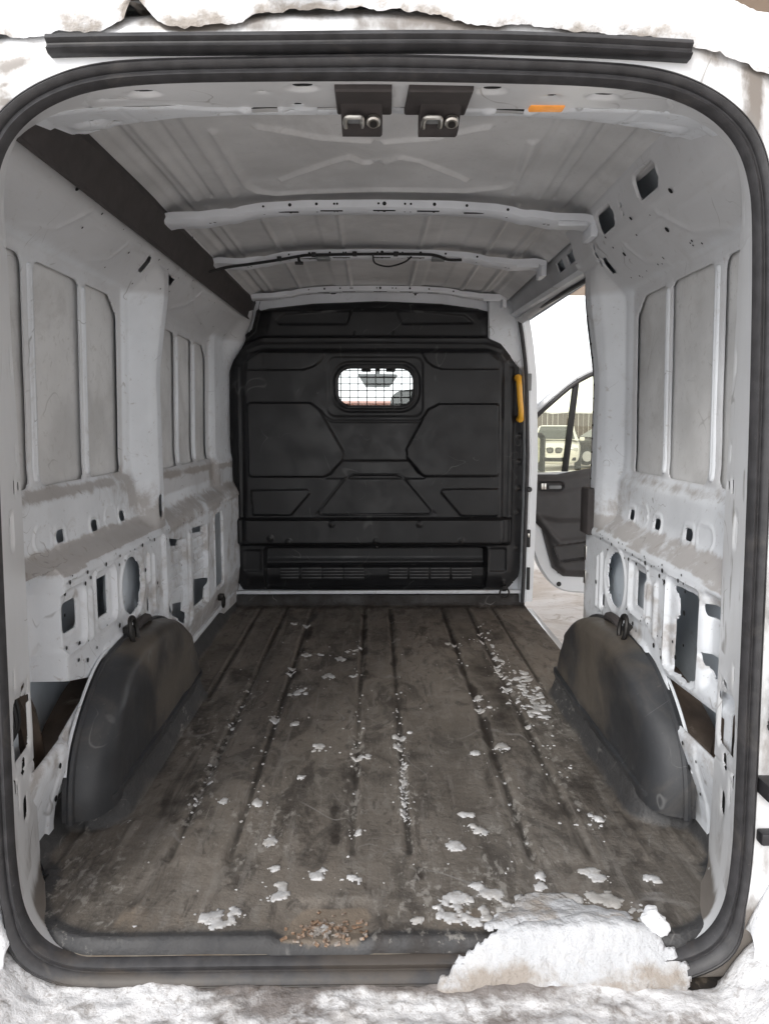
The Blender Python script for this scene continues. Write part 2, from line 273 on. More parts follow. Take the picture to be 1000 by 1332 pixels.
class MB:
    """mesh builder: several primitive shapes collected into one mesh"""
    def __init__(s): s.v = []; s.f = []
    def add(s, v, f):
        o = len(s.v); s.v += [tuple(map(float, q)) for q in v]; s.f += [tuple(i + o for i in q) for q in f]
    def box(s, c, h, bev=.0, rot=None):
        bm = bmesh.new(); bmesh.ops.create_cube(bm, size=1)
        for v in bm.verts: v.co = Vector((v.co.x * 2 * h[0], v.co.y * 2 * h[1], v.co.z * 2 * h[2]))
        if bev: bmesh.ops.bevel(bm, geom=list(bm.edges), offset=bev, segments=2, affect='EDGES', profile=.5)
        bm.verts.index_update()
        vs = [(rot @ v.co if rot is not None else v.co) + Vector(c) for v in bm.verts]
        s.add(vs, [[v.index for v in f.verts] for f in bm.faces]); bm.free(); return s
    def tube(s, pts, r, n=8, caps=True, closed=False):
        P = [Vector(p) for p in pts]; N = len(P); rr = r if hasattr(r, '__len__') else [r] * N
        rings = []; up = None
        for i in range(N):
            a = P[(i - 1) % N] if (closed or i > 0) else P[i]; b = P[(i + 1) % N] if (closed or i < N - 1) else P[i]
            t = (b - a).normalized()
            if up is None:
                up = Vector((0, 0, 1)) if abs(t.z) < .9 else Vector((1, 0, 0))
            x = (up - t * up.dot(t)).normalized(); y = t.cross(x); up = x
            rings.append([P[i] + (x * math.cos(k * 2 * math.pi / n) + y * math.sin(k * 2 * math.pi / n)) * rr[i] for k in range(n)])
        v = [q for g in rings for q in g]; f = []
        for i in range(N if closed else N - 1):
            j = (i + 1) % N
            for k in range(n): f.append((i * n + k, i * n + (k + 1) % n, j * n + (k + 1) % n, j * n + k))
        if caps and not closed: f.append(tuple(range(n))[::-1]); f.append(tuple((N - 1) * n + k for k in range(n)))
        s.add(v, f); return s
    def prism(s, poly, fn, d0, d1, bev=0.):
        """poly 2-D outline; fn(a, b, d) -> point; between depths d0 and d1"""
        n = len(poly)
        if bev:
            P = np.array(poly, float); c = P.mean(0); 
            e = np.roll(P, -1, 0) - P; e /= np.linalg.norm(e, axis=1)[:, None] + 1e-9
            nn = np.stack([e[:, 1], -e[:, 0]], 1); area = np.sum(P[:, 0] * np.roll(P[:, 1], -1) - np.roll(P[:, 0], -1) * P[:, 1])
            if area < 0: nn = -nn
            vn = nn + np.roll(nn, 1, 0); vn /= np.linalg.norm(vn, axis=1)[:, None] + 1e-9
            I = P - vn * bev; sg = 1 if d1 > d0 else -1
            rings = [(P, d0), (P, d1 - sg * bev), (P * .3 + I * .7, d1 - sg * bev * .3), (I, d1)]
        else: rings = [(np.array(poly, float), d0), (np.array(poly, float), d1)]
        v = []; f = []
        for q, d in rings: v += [fn(a, b, d) for a, b in q]
        for r_ in range(len(rings) - 1):
            for k in range(n): f.append((r_ * n + k, r_ * n + (k + 1) % n, (r_ + 1) * n + (k + 1) % n, (r_ + 1) * n + k))
        f.append(tuple(range(n))[::-1]); f.append(tuple((len(rings) - 1) * n + k for k in range(n)))
        s.add(v, f); return s
    def disc(s, c, nrm, r, n=10, sx=1., sy=1., upv=(0, 0, 1)):
        nrm = Vector(nrm).normalized(); x = Vector(upv).cross(nrm)
        x = x.normalized() if x.length > 1e-4 else Vector((1, 0, 0)); y = nrm.cross(x)
        s.add([Vector(c) + x * math.cos(k * 2 * math.pi / n) * r * sx + y * math.sin(k * 2 * math.pi / n) * r * sy for k in range(n)], [tuple(range(n))]); return s
    def cyl(s, a, b, r, n=16, bev=.0):
        a = Vector(a); b = Vector(b); t = (b - a).normalized()
        if bev: s.tube([a, a + t * .0001, a + t * bev, b - t * bev, b - t * .0001, b], [max(.0005, r - bev), r - bev, r, r, r - bev, max(.0005, r - bev)], n)
        else: s.tube([a, b], r, n)
        return s
    def build(s, name, m, parent=None, smooth=True, sharp=35, **kw):
        me = pymesh(name, s.v, s.f, smooth, sharp)
        bm = bmesh.new(); bm.from_mesh(me); bmesh.ops.recalc_face_normals(bm, faces=bm.faces); bm.to_mesh(me); bm.free()
        return link(name, me, m, parent, **kw)

# ------------------------------------------------------------------ 2-D fields
def sst(x): x = np.clip(x, 0, 1); return x * x * (3 - 2 * x)
def rr(U, V, cu, cv, hu, hv, r=.01):
    qx = np.abs(U - cu) - hu + r; qy = np.abs(V - cv) - hv + r
    return np.hypot(np.maximum(qx, 0), np.maximum(qy, 0)) + np.minimum(np.maximum(qx, qy), 0) - r
def box2(U, V, u0, u1, v0, v1, r=.01): return rr(U, V, (u0 + u1) / 2, (v0 + v1) / 2, abs(u1 - u0) / 2, abs(v1 - v0) / 2, r)
def pol(U, V, P, r=0.):
    P = np.array(P, float); d = np.full(U.shape, 1e9); s = np.ones(U.shape); n = len(P)
    for i in range(n):
        a = P[i]; b = P[i - 1]; e = b - a; wx = U - a[0]; wy = V - a[1]
        t = np.clip((wx * e[0] + wy * e[1]) / (e @ e + 1e-12), 0, 1)
        d = np.minimum(d, (wx - e[0] * t) ** 2 + (wy - e[1] * t) ** 2)
        c1 = V >= a[1]; c2 = V < b[1]; c3 = e[0] * wy > e[1] * wx
        s = np.where((c1 & c2 & c3) | (~c1 & ~c2 & ~c3), -s, s)
    return s * np.sqrt(d) - r
def lin(U, V, P):
    P = np.array(P, float); d = np.full(U.shape, 1e9)
    for i in range(len(P) - 1):
        a = P[i]; e = P[i + 1] - a; wx = U - a[0]; wy = V - a[1]
        t = np.clip((wx * e[0] + wy * e[1]) / (e @ e + 1e-12), 0, 1)
        d = np.minimum(d, (wx - e[0] * t) ** 2 + (wy - e[1] * t) ** 2)
    return np.sqrt(d)
def emb(sd, d, w): return d * sst(.5 - sd / w)          # raised / sunk plateau with a sloped flank
def bead(dist, w, d): return d * sst(1 - dist / w)
_T = np.random.RandomState(5).rand(256, 256)
def vn(x, y):
    xi = np.floor(x).astype(int); yi = np.floor(y).astype(int); fx = sst(x - xi); fy = sst(y - yi)
    g = lambda i, j: _T[(xi + i) % 256, (yi + j) % 256]
    return (g(0, 0) * (1 - fx) + g(1, 0) * fx) * (1 - fy) + (g(0, 1) * (1 - fx) + g(1, 1) * fx) * fy
def fbm(x, y, o=4):
    r = 0; a = .5; t = 0
    for k in range(o): r = r + a * vn(x * 2 ** k + 17 * k, y * 2 ** k + 31 * k); t += a; a *= .5
    return r / t - .5

def hf(name, u0, u1, v0, v1, step, pos, hfun=None, hole=None, m=None, parent=None, attrs={}, rim=0., flip=False, sharp=None, **kw):
    nu = max(2, int(round(abs(u1 - u0) / step)) + 1); nv = max(2, int(round(abs(v1 - v0) / step)) + 1)
    V, U = np.meshgrid(np.linspace(v0, v1, nv), np.linspace(u0, u1, nu), indexing='ij')
    S = None
    if hole is not None:
        S = hole(U, V); e = step * .3
        gu = (hole(U + e, V) - hole(U - e, V)) / (2 * e); gv = (hole(U, V + e) - hole(U, V - e)) / (2 * e)
        g2 = np.maximum(gu * gu + gv * gv, .25)
        k = np.abs(S) < .62 * step
        U = np.where(k, U - S * gu / g2, U); V = np.where(k, V - S * gv / g2, V)
    H = hfun(U, V) if hfun is not None else np.zeros(U.shape)
    X, Y, Z = pos(U, V, H)
    idx = np.arange(nu * nv).reshape(nv, nu)
    q = np.stack([idx[:-1, :-1], idx[:-1, 1:], idx[1:, 1:], idx[1:, :-1]], -1).reshape(-1, 4)
    if S is not None:
        s4 = (S[:-1, :-1] + S[:-1, 1:] + S[1:, 1:] + S[1:, :-1]).reshape(-1) / 4
        q = q[s4 > 0]
    if flip: q = q[:, ::-1]
    co = np.stack([X.ravel(), Y.ravel(), Z.ravel()], 1)
    at = {k: np.asarray(f(U, V, H), float).ravel() + np.zeros(nu * nv) for k, f in attrs.items()}
    if rim and S is not None:
        X2, Y2, Z2 = pos(U, V, H - rim)
        co2 = np.stack([X2.ravel(), Y2.ravel(), Z2.ravel()], 1)
        ed = np.concatenate([q[:, [i, (i + 1) % 4]] for i in range(4)])
        key = np.sort(ed, 1); kk = key[:, 0].astype(np.int64) * (nu * nv) + key[:, 1]
        un, inv, cnt = np.unique(kk, return_inverse=True, return_counts=True)
        be = ed[cnt[inv] == 1]
        N = nu * nv
        q = np.concatenate([q, np.stack([be[:, 1], be[:, 0], be[:, 0] + N, be[:, 1] + N], 1)])
        co = np.concatenate([co, co2]); at = {k: np.concatenate([a, a]) for k, a in at.items()}
    used = np.unique(q); rem = np.full(len(co), -1); rem[used] = np.arange(len(used)); q = rem[q]; co = co[used]
    me = bpy.data.meshes.new(name)
    me.vertices.add(len(co)); me.vertices.foreach_set('co', co.astype(np.float32).ravel())
    me.loops.add(q.size); me.loops.foreach_set('vertex_index', q.astype(np.int32).ravel())
    me.polygons.add(len(q)); me.polygons.foreach_set('loop_start', np.arange(0, q.size, 4, dtype=np.int32))
    me.polygons.foreach_set('use_smooth', np.ones(len(q), dtype=bool))
    me.update(calc_edges=True); me.validate()
    for k, a in at.items():
        d = me.attributes.new(k, 'FLOAT', 'POINT'); d.data.foreach_set('value', np.clip(a[used], 0, 1).astype(np.float32))
    if rim or sharp: me.set_sharp_from_angle(angle=R(sharp or 50))
    return link(name, me, m, parent, **kw)

def catmull(P, n=6, closed=False):
    P = [np.array(p, float) for p in P]; out = []; N = len(P)
    for i in range(N if closed else N - 1):
        p0 = P[i - 1] if (closed or i) else P[0]; p1 = P[i]; p2 = P[(i + 1) % N]; p3 = P[(i + 2) % N] if (closed or i + 2 < N) else P[-1]
        for k in range(n):
            t = k / n
            out.append(.5 * (2 * p1 + (p2 - p0) * t + (2 * p0 - 5 * p1 + 4 * p2 - p3) * t * t + (3 * p1 - p0 - 3 * p2 + p3) * t ** 3))
    if not closed: out.append(P[-1])
    return np.array(out)
def resample(P, n):
    P = np.array(P, float); d = np.r_[0, np.cumsum(np.linalg.norm(np.diff(P, axis=0), axis=1))]
    t = np.linspace(0, d[-1], n); return np.stack([np.interp(t, d, P[:, k]) for k in range(P.shape[1])], 1)

# ================================================================== THE GROUND
def ground_h(U, V):
    return -.62 + .05 * fbm(U * .8, V * .8, 5) + .02 * fbm(U * 5, V * 5, 3)
hf('ground', -14, 16, -10, 20, .15, lambda U, V, H: (U, V, H), ground_h, None, M['ground'], kind='structure')
g2 = MB(); g2.add([(-400, -400, -.72), (400, -400, -.72), (400, 500, -.72), (-400, 500, -.72)], [(0, 1, 2, 3)])
g2.build('terrain', M['ground'], kind='structure')

# ================================================================== THE VAN
VX = .015
van = empty('cargo_van', (VX, 3.0, -.62), 'white cargo van seen through its open rear doorway, empty load bay with black bulkhead', 'van')
ORIG[van.name] = (0, 3.0, -.62)

# ---- inner side walls -------------------------------------------------
ZP = [-.06, .06, .12, .20, .25, .70, .722, .768, .80, .905, .940, 1.0, 1.55, 1.58, 1.66, 1.72, 1.80, 1.84]
XP = [.885, .885, .875, .848, .835, .835, .842, .893, .899, .897, .915, .918, .905, .900, .82, .768, .738, .72]
_z = np.linspace(-.1, 1.9, 1001); _x = np.interp(_z, ZP, XP); _k = np.hanning(13); _x = np.convolve(np.pad(_x, 6, 'edge'), _k / _k.sum(), 'valid')
def hw(z): return np.interp(z, _z, _x)
def xs_(y): return -.012 * sst((2.9 - y) / 1.1)            # the rear end sits a centimetre to the left
PANELS = {'rear': [(1.64, 1.985), (2.05, 2.345), (2.385, 2.665)], 'front': [(3.125, 3.415), (3.455, 3.735), (3.768, 4.035)]}
PZ = {'rear': (.945, 1.552), 'front': (.925, 1.522)}
def panel_sdf(U, V, bay, i):
    a, b = PANELS[bay][i]; z0, z1 = PZ[bay]; P = [(a, z0), (b, z0), (b, z1), (a, z1)]
    r = .03
    if i == 2: P = [(a, z0), (b, z0), (b, z1 - .05), (b - .06, z1), (a, z1)]; r = .022
    c = np.array(P, float); ctr = c.mean(0); ins = c + np.sign(ctr - c) * r
    return pol(U, V, ins, r)
VOID_L = [(1.70, .455), (1.75, .455), (1.93, .428), (2.16, .366), (2.02, .33), (1.90, .293), (1.70, .284)]
VOID_R = [(1.70, .41), (1.77, .406), (2.07, .393), (2.02, .33), (1.955, .287), (1.70, .288)]
TRI = [(2.555, .404), (2.765, .394), (2.765, .325), (2.60, .375)]
BIG = [(2.044, .655), (1.905, .660), (1.880, .616), (1.874, .568), (1.896, .445), (1.93, .428), (2.03, .428), (2.032, .56), (2.008, .58), (2.013, .632)]
ELL = {-1: 2.487, 1: 2.553}
def jag(U, V, a): return a * fbm(U * 60, V * 60, 3)
def wall_hole(sg):
    left = sg < 0
    def f(U, V):
        S = np.full(U.shape, 1.)
        mn = lambda q: np.minimum(S, q)
        for i in range(3): S = mn(panel_sdf(U, V, 'rear', i))
        for y in (2.587, 2.34, 2.094): S = mn(rr(U, V, y, .797 if y > 2.2 else .800, .026, .0185, .012))
        ec = ELL[sg]; e = np.hypot(U - ec, V - .570) - .099
        e = np.where(U > ec, np.hypot(U - ec, V - .57) - .097 + jag(U, V, .022) * sst((U - ec - .03) / .03), e)
        S = mn(e)
        S = mn(rr(U, V, 2.648 if left else 2.690, .462, .012, .026, .010))
        S = mn(pol(U, V, TRI, .004))
        if left:
            S = mn(box2(U, V, 1.962, 2.056, .548, .634, .02)); S = mn(box2(U, V, 2.198, 2.288, .529, .650, .006))
            S = mn(pol(U, V, VOID_L, .0))
            for i in range(3): S = mn(panel_sdf(U, V, 'front', i))
            S = mn(rr(U, V, 2.862, .800, .022, .046, .018))              # slot at the foot of the pillar
            S = mn(pol(U, V, [(2.95, .655), (3.14, .618), (3.12, .603), (2.96, .632)], .004))
            S = mn(pol(U, V, [(3.33, .643), (3.57, .626), (3.56, .600), (3.35, .622)], .004))
            S = mn(pol(U, V, [(2.99, .370), (3.17, .335), (3.135, .262), (3.05, .30)], .008))
            S = mn(pol(U, V, [(3.32, .402), (3.60, .352), (3.575, .270), (3.305, .275)], .008))
            S = mn(lin(U, V, [(2.885, .480), (2.905, .39), (2.96, .33), (3.015, .288)]) - .010)
            S = mn(box2(U, V, 3.765, 3.945, .268, .648, .03))
            S = mn(rr(U, V, 2.98, 1.672, .055, .013, .004)); S = mn(rr(U, V, 2.69, 1.672, .022, .026, .01))
        else:
            S = mn(box2(U, V, 2.262, 2.362, .527, .645, .006))
            S = mn(pol(U, V, BIG, .008) + jag(U, V, .008))
            S = mn(pol(U, V, [(1.84, .657), (1.775, .66), (1.775, .635), (1.83, .632)], .004)); S = mn(pol(U, V, [(1.842, .528), (1.765, .53), (1.765, .46), (1.83, .50)], .004))
            S = mn(pol(U, V, VOID_R, .0))
            S = mn(box2(U, V, 2.945, 4.50, -.2, 1.700, .06))          # side doorway
            S = mn(rr(U, V, 2.69, 1.672, .022, .026, .01))
            S = mn(rr(U, V, 2.13, 1.784, .078, .033, .024)); S = mn(rr(U, V, 2.51, 1.779, .078, .031, .024))
            for y in (2.99, 3.16, 3.33): S = mn(rr(U, V, y, 1.800, .050, .020, .003))
            for y, z, q in ((2.36, 1.785, .008), (2.36, 1.76, .007), (2.06, 1.77, .008), (2.71, 1.74, .012), (2.72, 1.715, .012), (2.74, 1.69, .011)): S = mn(np.hypot(U - y, V - z) - q)
        return S
    return f
def wall_h(sg):
    left = sg < 0; hole = wall_hole(sg)
    def f(U, V):
        base = hw(V); H = np.zeros(U.shape)
        # panel fields pressed back, with a soft border
        if True: H += emb(box2(U, V, 1.5, 2.70, .905, 1.60, .06), -.005, .04)
        if left: H += emb(box2(U, V, 3.09, 4.07, .89, 1.565, .05), -.006, .03)
        # pillar
        if left: a = np.interp(U, [2.68, 2.74, 2.80, 2.845, 2.90, 2.925, 3.06], [0, .10, .72, 1.0, 1.0, .55, 0])
        else: a = np.interp(U, [2.68, 2.74, 2.80, 2.845, 2.91, 2.935, 2.95], [0, .10, .72, 1.0, .97, .35, -.6])
        a = np.where(a > 0, sst(a) * .4 + a * .6, a)
        crest = .838 - .045 * sst((V - 1.25) / .42)
        H = H + np.where(a >= 0, a * np.maximum(base - crest, 0), a * .1 * sst((V + .1) / .2))
        if left:
            b = np.interp(U, [4.05, 4.12, 4.44, 4.56], [0, .30, .42, .5]); H = H + b * np.maximum(base - .838, 0)
            H = H + .10 * sst((U - 4.30) / .2) * sst((V - 1.40) / .25) * (base - .72) / .19
        # creases and seams
        H += bead(np.abs(V - 1.690 - .008 * (U - 2.2)), .010, -.004) * sst((V - 1.64) / .02)
        H += emb(np.abs(V - .700) - .012, .004, .006)
        H += bead(lin(U, V, [(1.9, 1.60), (2.05, 1.63), (2.14, 1.70)]), .012, .004) + bead(lin(U, V, [(2.3, 1.60), (2.42, 1.63), (2.46, 1.69)]), .012, .004)
        if left:
            H += bead(lin(U, V, [(3.20, 1.70), (3.55, 1.62), (3.95, 1.58)]), .014, .006) + bead(lin(U, V, [(3.22, 1.60), (3.36, 1.64), (3.42, 1.70)]), .014, .005)
            H += bead(np.abs(U - 2.985 - .03 * (V - 1.2)), .012, -.006) * sst((V - .8) / .1)
        # bosses round the belt holes
        for y in (2.587, 2.34, 2.094): H += emb(rr(U, V, y, .797, .042, .034, .022), .004, .008)
        for y in (2.482, 1.99): H += emb(np.abs(rr(U, V, y, .808, .052, .036, .03)) - .003, .004, .006)
        # lower panel pressings
        low = sst((.70 - V) / .02)
        for y0, y1, z0, z1 in ([(1.945, 2.085, .50, .665), (2.17, 2.325, .505, .672)] if left else [(2.235, 2.395, .505, .670), (1.86, 2.075, .42, .685)]):
            s = box2(U, V, y0, y1, z0, z1, .025); H += low * emb(s, -.010, .012)
            H += low * emb(np.abs(s - .008) - .006, .004, .006)
        H += low * emb(np.abs(np.hypot(U - ELL[sg], V - .57) - .118) - .007, .005, .008)
        for y, z0, z1 in ([(2.125, .49, .64), (2.715, .42, .64), (2.66, .54, .65)] if left else [(2.215, .50, .64), (2.155, .475, .645), (2.715, .42, .64), (2.76, .42, .62)]):
            H += emb(box2(U, V, y - .012, y + .012, z0, z1, .012), .008, .010)
        H += low * bead(lin(U, V, [(1.93, .12), (1.97, .24), (2.07, .34), (2.22, .425), (2.45, .445), (2.56, .43)]), .016, .010)
        if left:
            for y0, y1, z0, z1 in ((2.955, 3.195, .32, .64), (3.31, 3.60, .26, .645)):
                s = pol(U, V, [(y0, z0), (y1, z0 - .02), (y1, z1 - .02), (y0, z1)], .0); H += emb(s, -.020, .010)
                for k in (.585, .53, .475, .42): H += np.where(s < -.004, emb(np.abs(V - k + (U - y0) * .04) - .004, -.007, .005) + emb(np.abs(V - k - .012 + (U - y0) * .04) - .004, .005, .006), 0)
            H += emb(np.abs(box2(U, V, 3.765, 3.945, .268, .648, .03) - .014) - .006, .006, .008)
            H += emb(np.abs(U - 3.25) - .02, .008, .012) * sst((.65 - V) / .02) * sst((V - .2) / .03)
            H += emb(np.abs(U - 2.845) - .012, .014, .014) * sst((.70 - V) / .02) * sst((V - .28) / .03)
            H -= .092 * sst((1.945 - U) / .022 + .5) * sst((.735 - V) / .02) * sst((V - .31) / .03)    # rear end of the boxed section turns outwards
            H += .02 * sst((1.90 - U) / .03) * sst((.30 - V) / .02)
        else:
            H -= .02 * sst((1.84 - U) / .02) * low * sst((V - .43) / .03)
        H += emb(np.abs(U - 1.905) - .07, .005, .01) * sst((.285 - V) / .01)
        # cant rail lips above the side doorway
        if not left:
            H += emb(np.abs(V - 1.716) - .012, .008, .006) * sst((U - 2.9) / .03)
            for y, zq in ((2.13, 1.784), (2.51, 1.779)): H += emb(np.abs(rr(U, V, y, zq, .078, .032, .024) - .006) - .003, .004, .005)
        s = hole(U, V); H = H - .0035 * np.exp(-np.clip(s, 0, 1) / .005)
        H = H + .0035 * fbm(U * 3.1 + 9, V * 3.1, 3) + .0012 * fbm(U * 14, V * 14, 2)
        return H
    return f
def wall_dirt(sg):
    left = sg < 0
    def f(U, V, H):
        d = np.zeros(U.shape); nz = fbm(U * 5 + 40 * sg, V * 9, 4)
        k = 1.0 if left else .62
        d = np.maximum(d, k * sst((V - .712) / .012) * sst((.79 - V) / .03) * (.95 + nz) * sst((2.95 - U) / .1))
        d = np.maximum(d, k * .75 * np.exp(-((V - .922) / .017) ** 2) * (.9 + 1.2 * nz) * sst((2.75 - U) / .1) * (U < 2.75))
        d = np.maximum(d, k * .6 * np.exp(-(lin(U, V, [(2.58, .93), (2.72, .84), (2.83, .77)]) / .06) ** 2) * (1 + nz))
        if left:
            d = np.maximum(d, .85 * np.exp(-((V - .90 + (U - 3.1) * .02) / .016) ** 2) * (U > 2.98) * (.9 + nz))
            d = np.maximum(d, .70 * sst((V - .66) / .03) * sst((.80 - V) / .05) * (U > 2.95) * (.8 + 1.4 * nz))
            d = np.maximum(d, .8 * np.exp(-(np.hypot(U - 4.05, (V - .80)) / .12) ** 2) * (1 + nz))
            d = np.maximum(d, .55 * sst((.30 - V) / .10) * (U > 2.8) * (.9 + nz))
            d = np.maximum(d, .30 * sst((.70 - V) / .05) * (U > 2.5) * (.8 + 2 * nz))
        d = np.maximum(d, .8 * np.exp(-((V - .712) / .006) ** 2) * sst((nz - .02) / .1) * (U < 2.8))
        d = np.maximum(d, .35 * sst((nz - .10) / .12) * sst((.72 - V) / .05))
        d = np.maximum(d, .45 * np.exp(-((V - .27) / .05) ** 2) * (U < 2.1) * (.7 + nz))
        return d
    return f
def wall_grey(sg):
    # greyer tone above the panels and inside the panel bays
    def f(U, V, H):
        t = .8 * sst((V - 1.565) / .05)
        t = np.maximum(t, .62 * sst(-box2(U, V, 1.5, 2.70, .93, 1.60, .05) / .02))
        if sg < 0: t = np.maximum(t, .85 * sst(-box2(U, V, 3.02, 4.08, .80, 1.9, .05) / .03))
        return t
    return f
walls = {}
for sg, y1 in ((-1, 4.56), (1, 4.50)):
    pos = lambda U, V, H, sg=sg: (sg * (hw(V) - H) + xs_(U), U, V)
    w = hf('side_wall', 1.66, y1, -.03, 1.845, .006, pos, wall_h(sg), wall_hole(sg), M['inner'], van, {'dirt': wall_dirt(sg), 'thin': wall_grey(sg)}, rim=.004, flip=sg > 0)
    w['label'] = 'left inner wall with two bays of recessed panels' if sg < 0 else 'right inner wall with one bay of recessed panels beside the side doorway'
    walls[sg] = w
    for bay in (('rear', 'front') if sg < 0 else ('rear',)):
        z0, z1 = PZ[bay]
        for i, (a, b) in enumerate(PANELS[bay]):
            ph = lambda U, V, a=a, b=b, z0=z0, z1=z1, i=i: .008 * np.maximum(0, 1 - ((U - (a + b) / 2) / (b - a) * 2) ** 2) * .5 + .006 * fbm(U * 2.5 + i * 3, V * 2.5, 3) - .002 * np.abs(np.sin((V - z0) * 14)) * 0
            hf('recessed_panel', max(a, 1.72) - .022, b + .022, z0 - .02, z1 + .018, .022, lambda U, V, H, sg=sg: (sg * (hw(V) + .025 - H) + xs_(U), U, V), ph, None, M['skin'], w, flip=sg > 0)
        for y in ([2.018, 2.365] if bay == 'rear' else [3.434, 3.75]):
            z0b, z1b = z0 + .012, z1 - .012
            bh = lambda U, V, y=y, z0b=z0b, z1b=z1b: -.016 + emb(box2(U, V, y - .0125, y + .0125, z0b, z1b, .0125), .017, .009) - .004 * np.exp(-((U - y) / .004) ** 2) * (rr(U, V, y, (z0b + z1b) / 2, .012, (z1b - z0b) / 2 - .02, .01) < 0)
            hf('stiffening_bar', y - .016, y + .016, z0b - .004, z1b + .004, .0038, lambda U, V, H, sg=sg: (sg * (hw(V) - H) + xs_(U), U, V), bh, None, M['inner'], w, flip=sg > 0)
    # small drain holes and weld points, joined
    rnd = random.Random(11 + sg); dh = MB()
    def wpt(y, z):
        Hs = wall_h(sg)(np.array([[y]]), np.array([[z]]))[0, 0]; return (sg * (float(hw(z)) - Hs - .0012) + float(xs_(y)), y, z)
    spots = [(1.98, .690), (2.10, .694), (2.24, .690), (2.36, .694), (2.43, .450), (2.58, .692), (2.72, .69), (2.15, .455), (2.08, .665), (2.13, .672), (2.36, .665), (2.34, .47), (2.04, .50), (2.41, .67), (2.60, .60), (2.75, .52),
             (1.97, .51), (1.975, .60), (1.975, .66), (2.02, .46), (2.08, .44), (1.90, .26), (1.88, .20), (1.83, .24), (1.85, .14), (2.0, 1.72), (2.3, 1.73), (2.55, 1.735), (2.15, 1.66), (2.5, 1.67)]
    for y, z in spots:
        if sg < 0 and y < 1.94 and z > .3: continue
        p = wpt(y, z); n = (-sg, 0, .0 if z < 1.55 else -.9); dh.disc([p[0] - sg * .0022, p[1], p[2] - (.0 if z < 1.55 else .001)], n, rnd.uniform(.004, .009), 8)
    for k in range(60):
        y = rnd.uniform(1.95, 2.8 if sg > 0 else 4.0); z = rnd.choice([.695, .46, .70, .66, .5, 1.61, 1.70]) + rnd.uniform(-.01, .01)
        if wall_hole(sg)(np.array([[y]]), np.array([[z]]))[0, 0] < .012: continue
        p = wpt(y, z); dh.disc([p[0] - sg * .002, p[1], p[2]], (-sg, 0, 0 if z < 1.55 else -.9), rnd.uniform(.002, .0045), 7)
    for k in range(14):
        z = .85 + k * .052; y = 2.93 if sg < 0 else 2.90
        p = wpt(y, z); dh.disc([p[0] - sg * .002, p[1], p[2]], (-sg, -.2, 0), rnd.uniform(.003, .006), 7)
    dh.build('drain_hole', M['hole'], w, kind='stuff')

# ---- brown wheel housings and outer skin seen through the cut-outs ---------
for sg in (-1, 1):
    Pw = []
    for t in np.linspace(0, math.pi, 15):
        Pw.append((2.48 - .60 * math.cos(t), -.10 + .46 * math.sin(t) ** .8))
    v = []; f = []
    for i, (y, z) in enumerate(Pw):
        for j, x in enumerate((.0, .90, .965)): v.append((sg * max(x, float(hw(z)) + .022), y + (0, -.03, -.05)[j] * (1 if i < 7 else -1), z - (.0, .0, .02)[j]))
    for i in range(14):
        for j in range(2): f.append((i * 3 + j, i * 3 + j + 1, i * 3 + j + 4, i * 3 + j + 3))
    mb = MB(); mb.add(v, f)
    mb.tube([(sg * .925, 1.92, .10), (sg * .925, 1.905, .2), (sg * .93, 1.87, .36), (sg * .94, 1.80, .50)], .03, 8)
    mb.build('wheel_housing', M['rust'], van)
for sg in (-1, 1):
    hf('added_skin_plate', 2.36, 2.915, .40, .695, .03, lambda U, V, H: (sg * (hw(V) + .045 + .02 * ((U - 2.6) / .3) ** 2), U, V), None, None, M['cavity'], walls[sg], flip=sg > 0)  # added plate, stands in for the outer skin and hides the bright jamb
OZ = [-.45, -.2, .0, .4, .75, .95, 1.0, 1.55, 1.70, 1.80, 1.87]
OX = [.975, .985, .995, 1.0, 1.0, .985, .975, .955, .905, .85, .76]
def ohw(z): return np.interp(z, OZ, OX)
def oskin(sg, y0, y1, z0, z1, name='outer_skin', mt=None, hole=None):
    return hf(name, y0, y1, z0, z1, .05, lambda U, V, H: (sg * (ohw(V) + H), U, V), lambda U, V: .004 * fbm(U * 2, V * 2, 2), hole, mt or M['cavity'], van, flip=sg < 0)
def oext(sg, y0, y1, z0, z1):
    return hf('body_side', y0, y1, z0, z1, .05, lambda U, V, H: (sg * (ohw(V) + .012 + H), U, V), lambda U, V: .004 * fbm(U * 2, V * 2, 2), None, M['vanwhite'], van, flip=sg < 0)
ARCHY = 2.48
oskin(-1, 1.475, 5.65, -.40, 1.87); oext(-1, 1.475, 5.65, -.40, 1.87)
oskin(1, 1.475, 2.97, -.40, 1.87); oext(1, 1.475, 2.97, -.40, 1.87)
oskin(1, 2.97, 4.62, 1.72, 1.87); oext(1, 2.97, 4.62, 1.72, 1.87)

# ---- rear door frame (pillars + header) ------------------------------------
half0 = [(0, -.030), (.45, -.030), (.60, -.030), (.675, -.018), (.728, .02), (.758, .09), (.768, .20), (.767, .35), (.763, .56), (.755, .98), (.745, 1.30), (.734, 1.50), (.722, 1.58), (.698, 1.64), (.658, 1.686), (.60, 1.721), (.52, 1.745), (.40, 1.757), (.20, 1.762), (0, 1.764)]
half1 = [(0, -.02), (.45, -.02), (.66, -.02), (.76, -.015), (.815, .02), (.832, .09), (.834, .20), (.833, .35), (.831, .56), (.826, .98), (.828, 1.30), (.826, 1.50), (.826, 1.600), (.812, 1.675), (.782, 1.725), (.715, 1.766), (.62, 1.781), (.44, 1.786), (.22, 1.786), (0, 1.788)]
halfY = [1.60, 1.60, 1.62, 1.66, 1.70, 1.73, 1.73, 1.73, 1.73, 1.73, 1.73, 1.73, 1.728, 1.722, 1.71, 1.695, 1.68, 1.672, 1.668, 1.665]
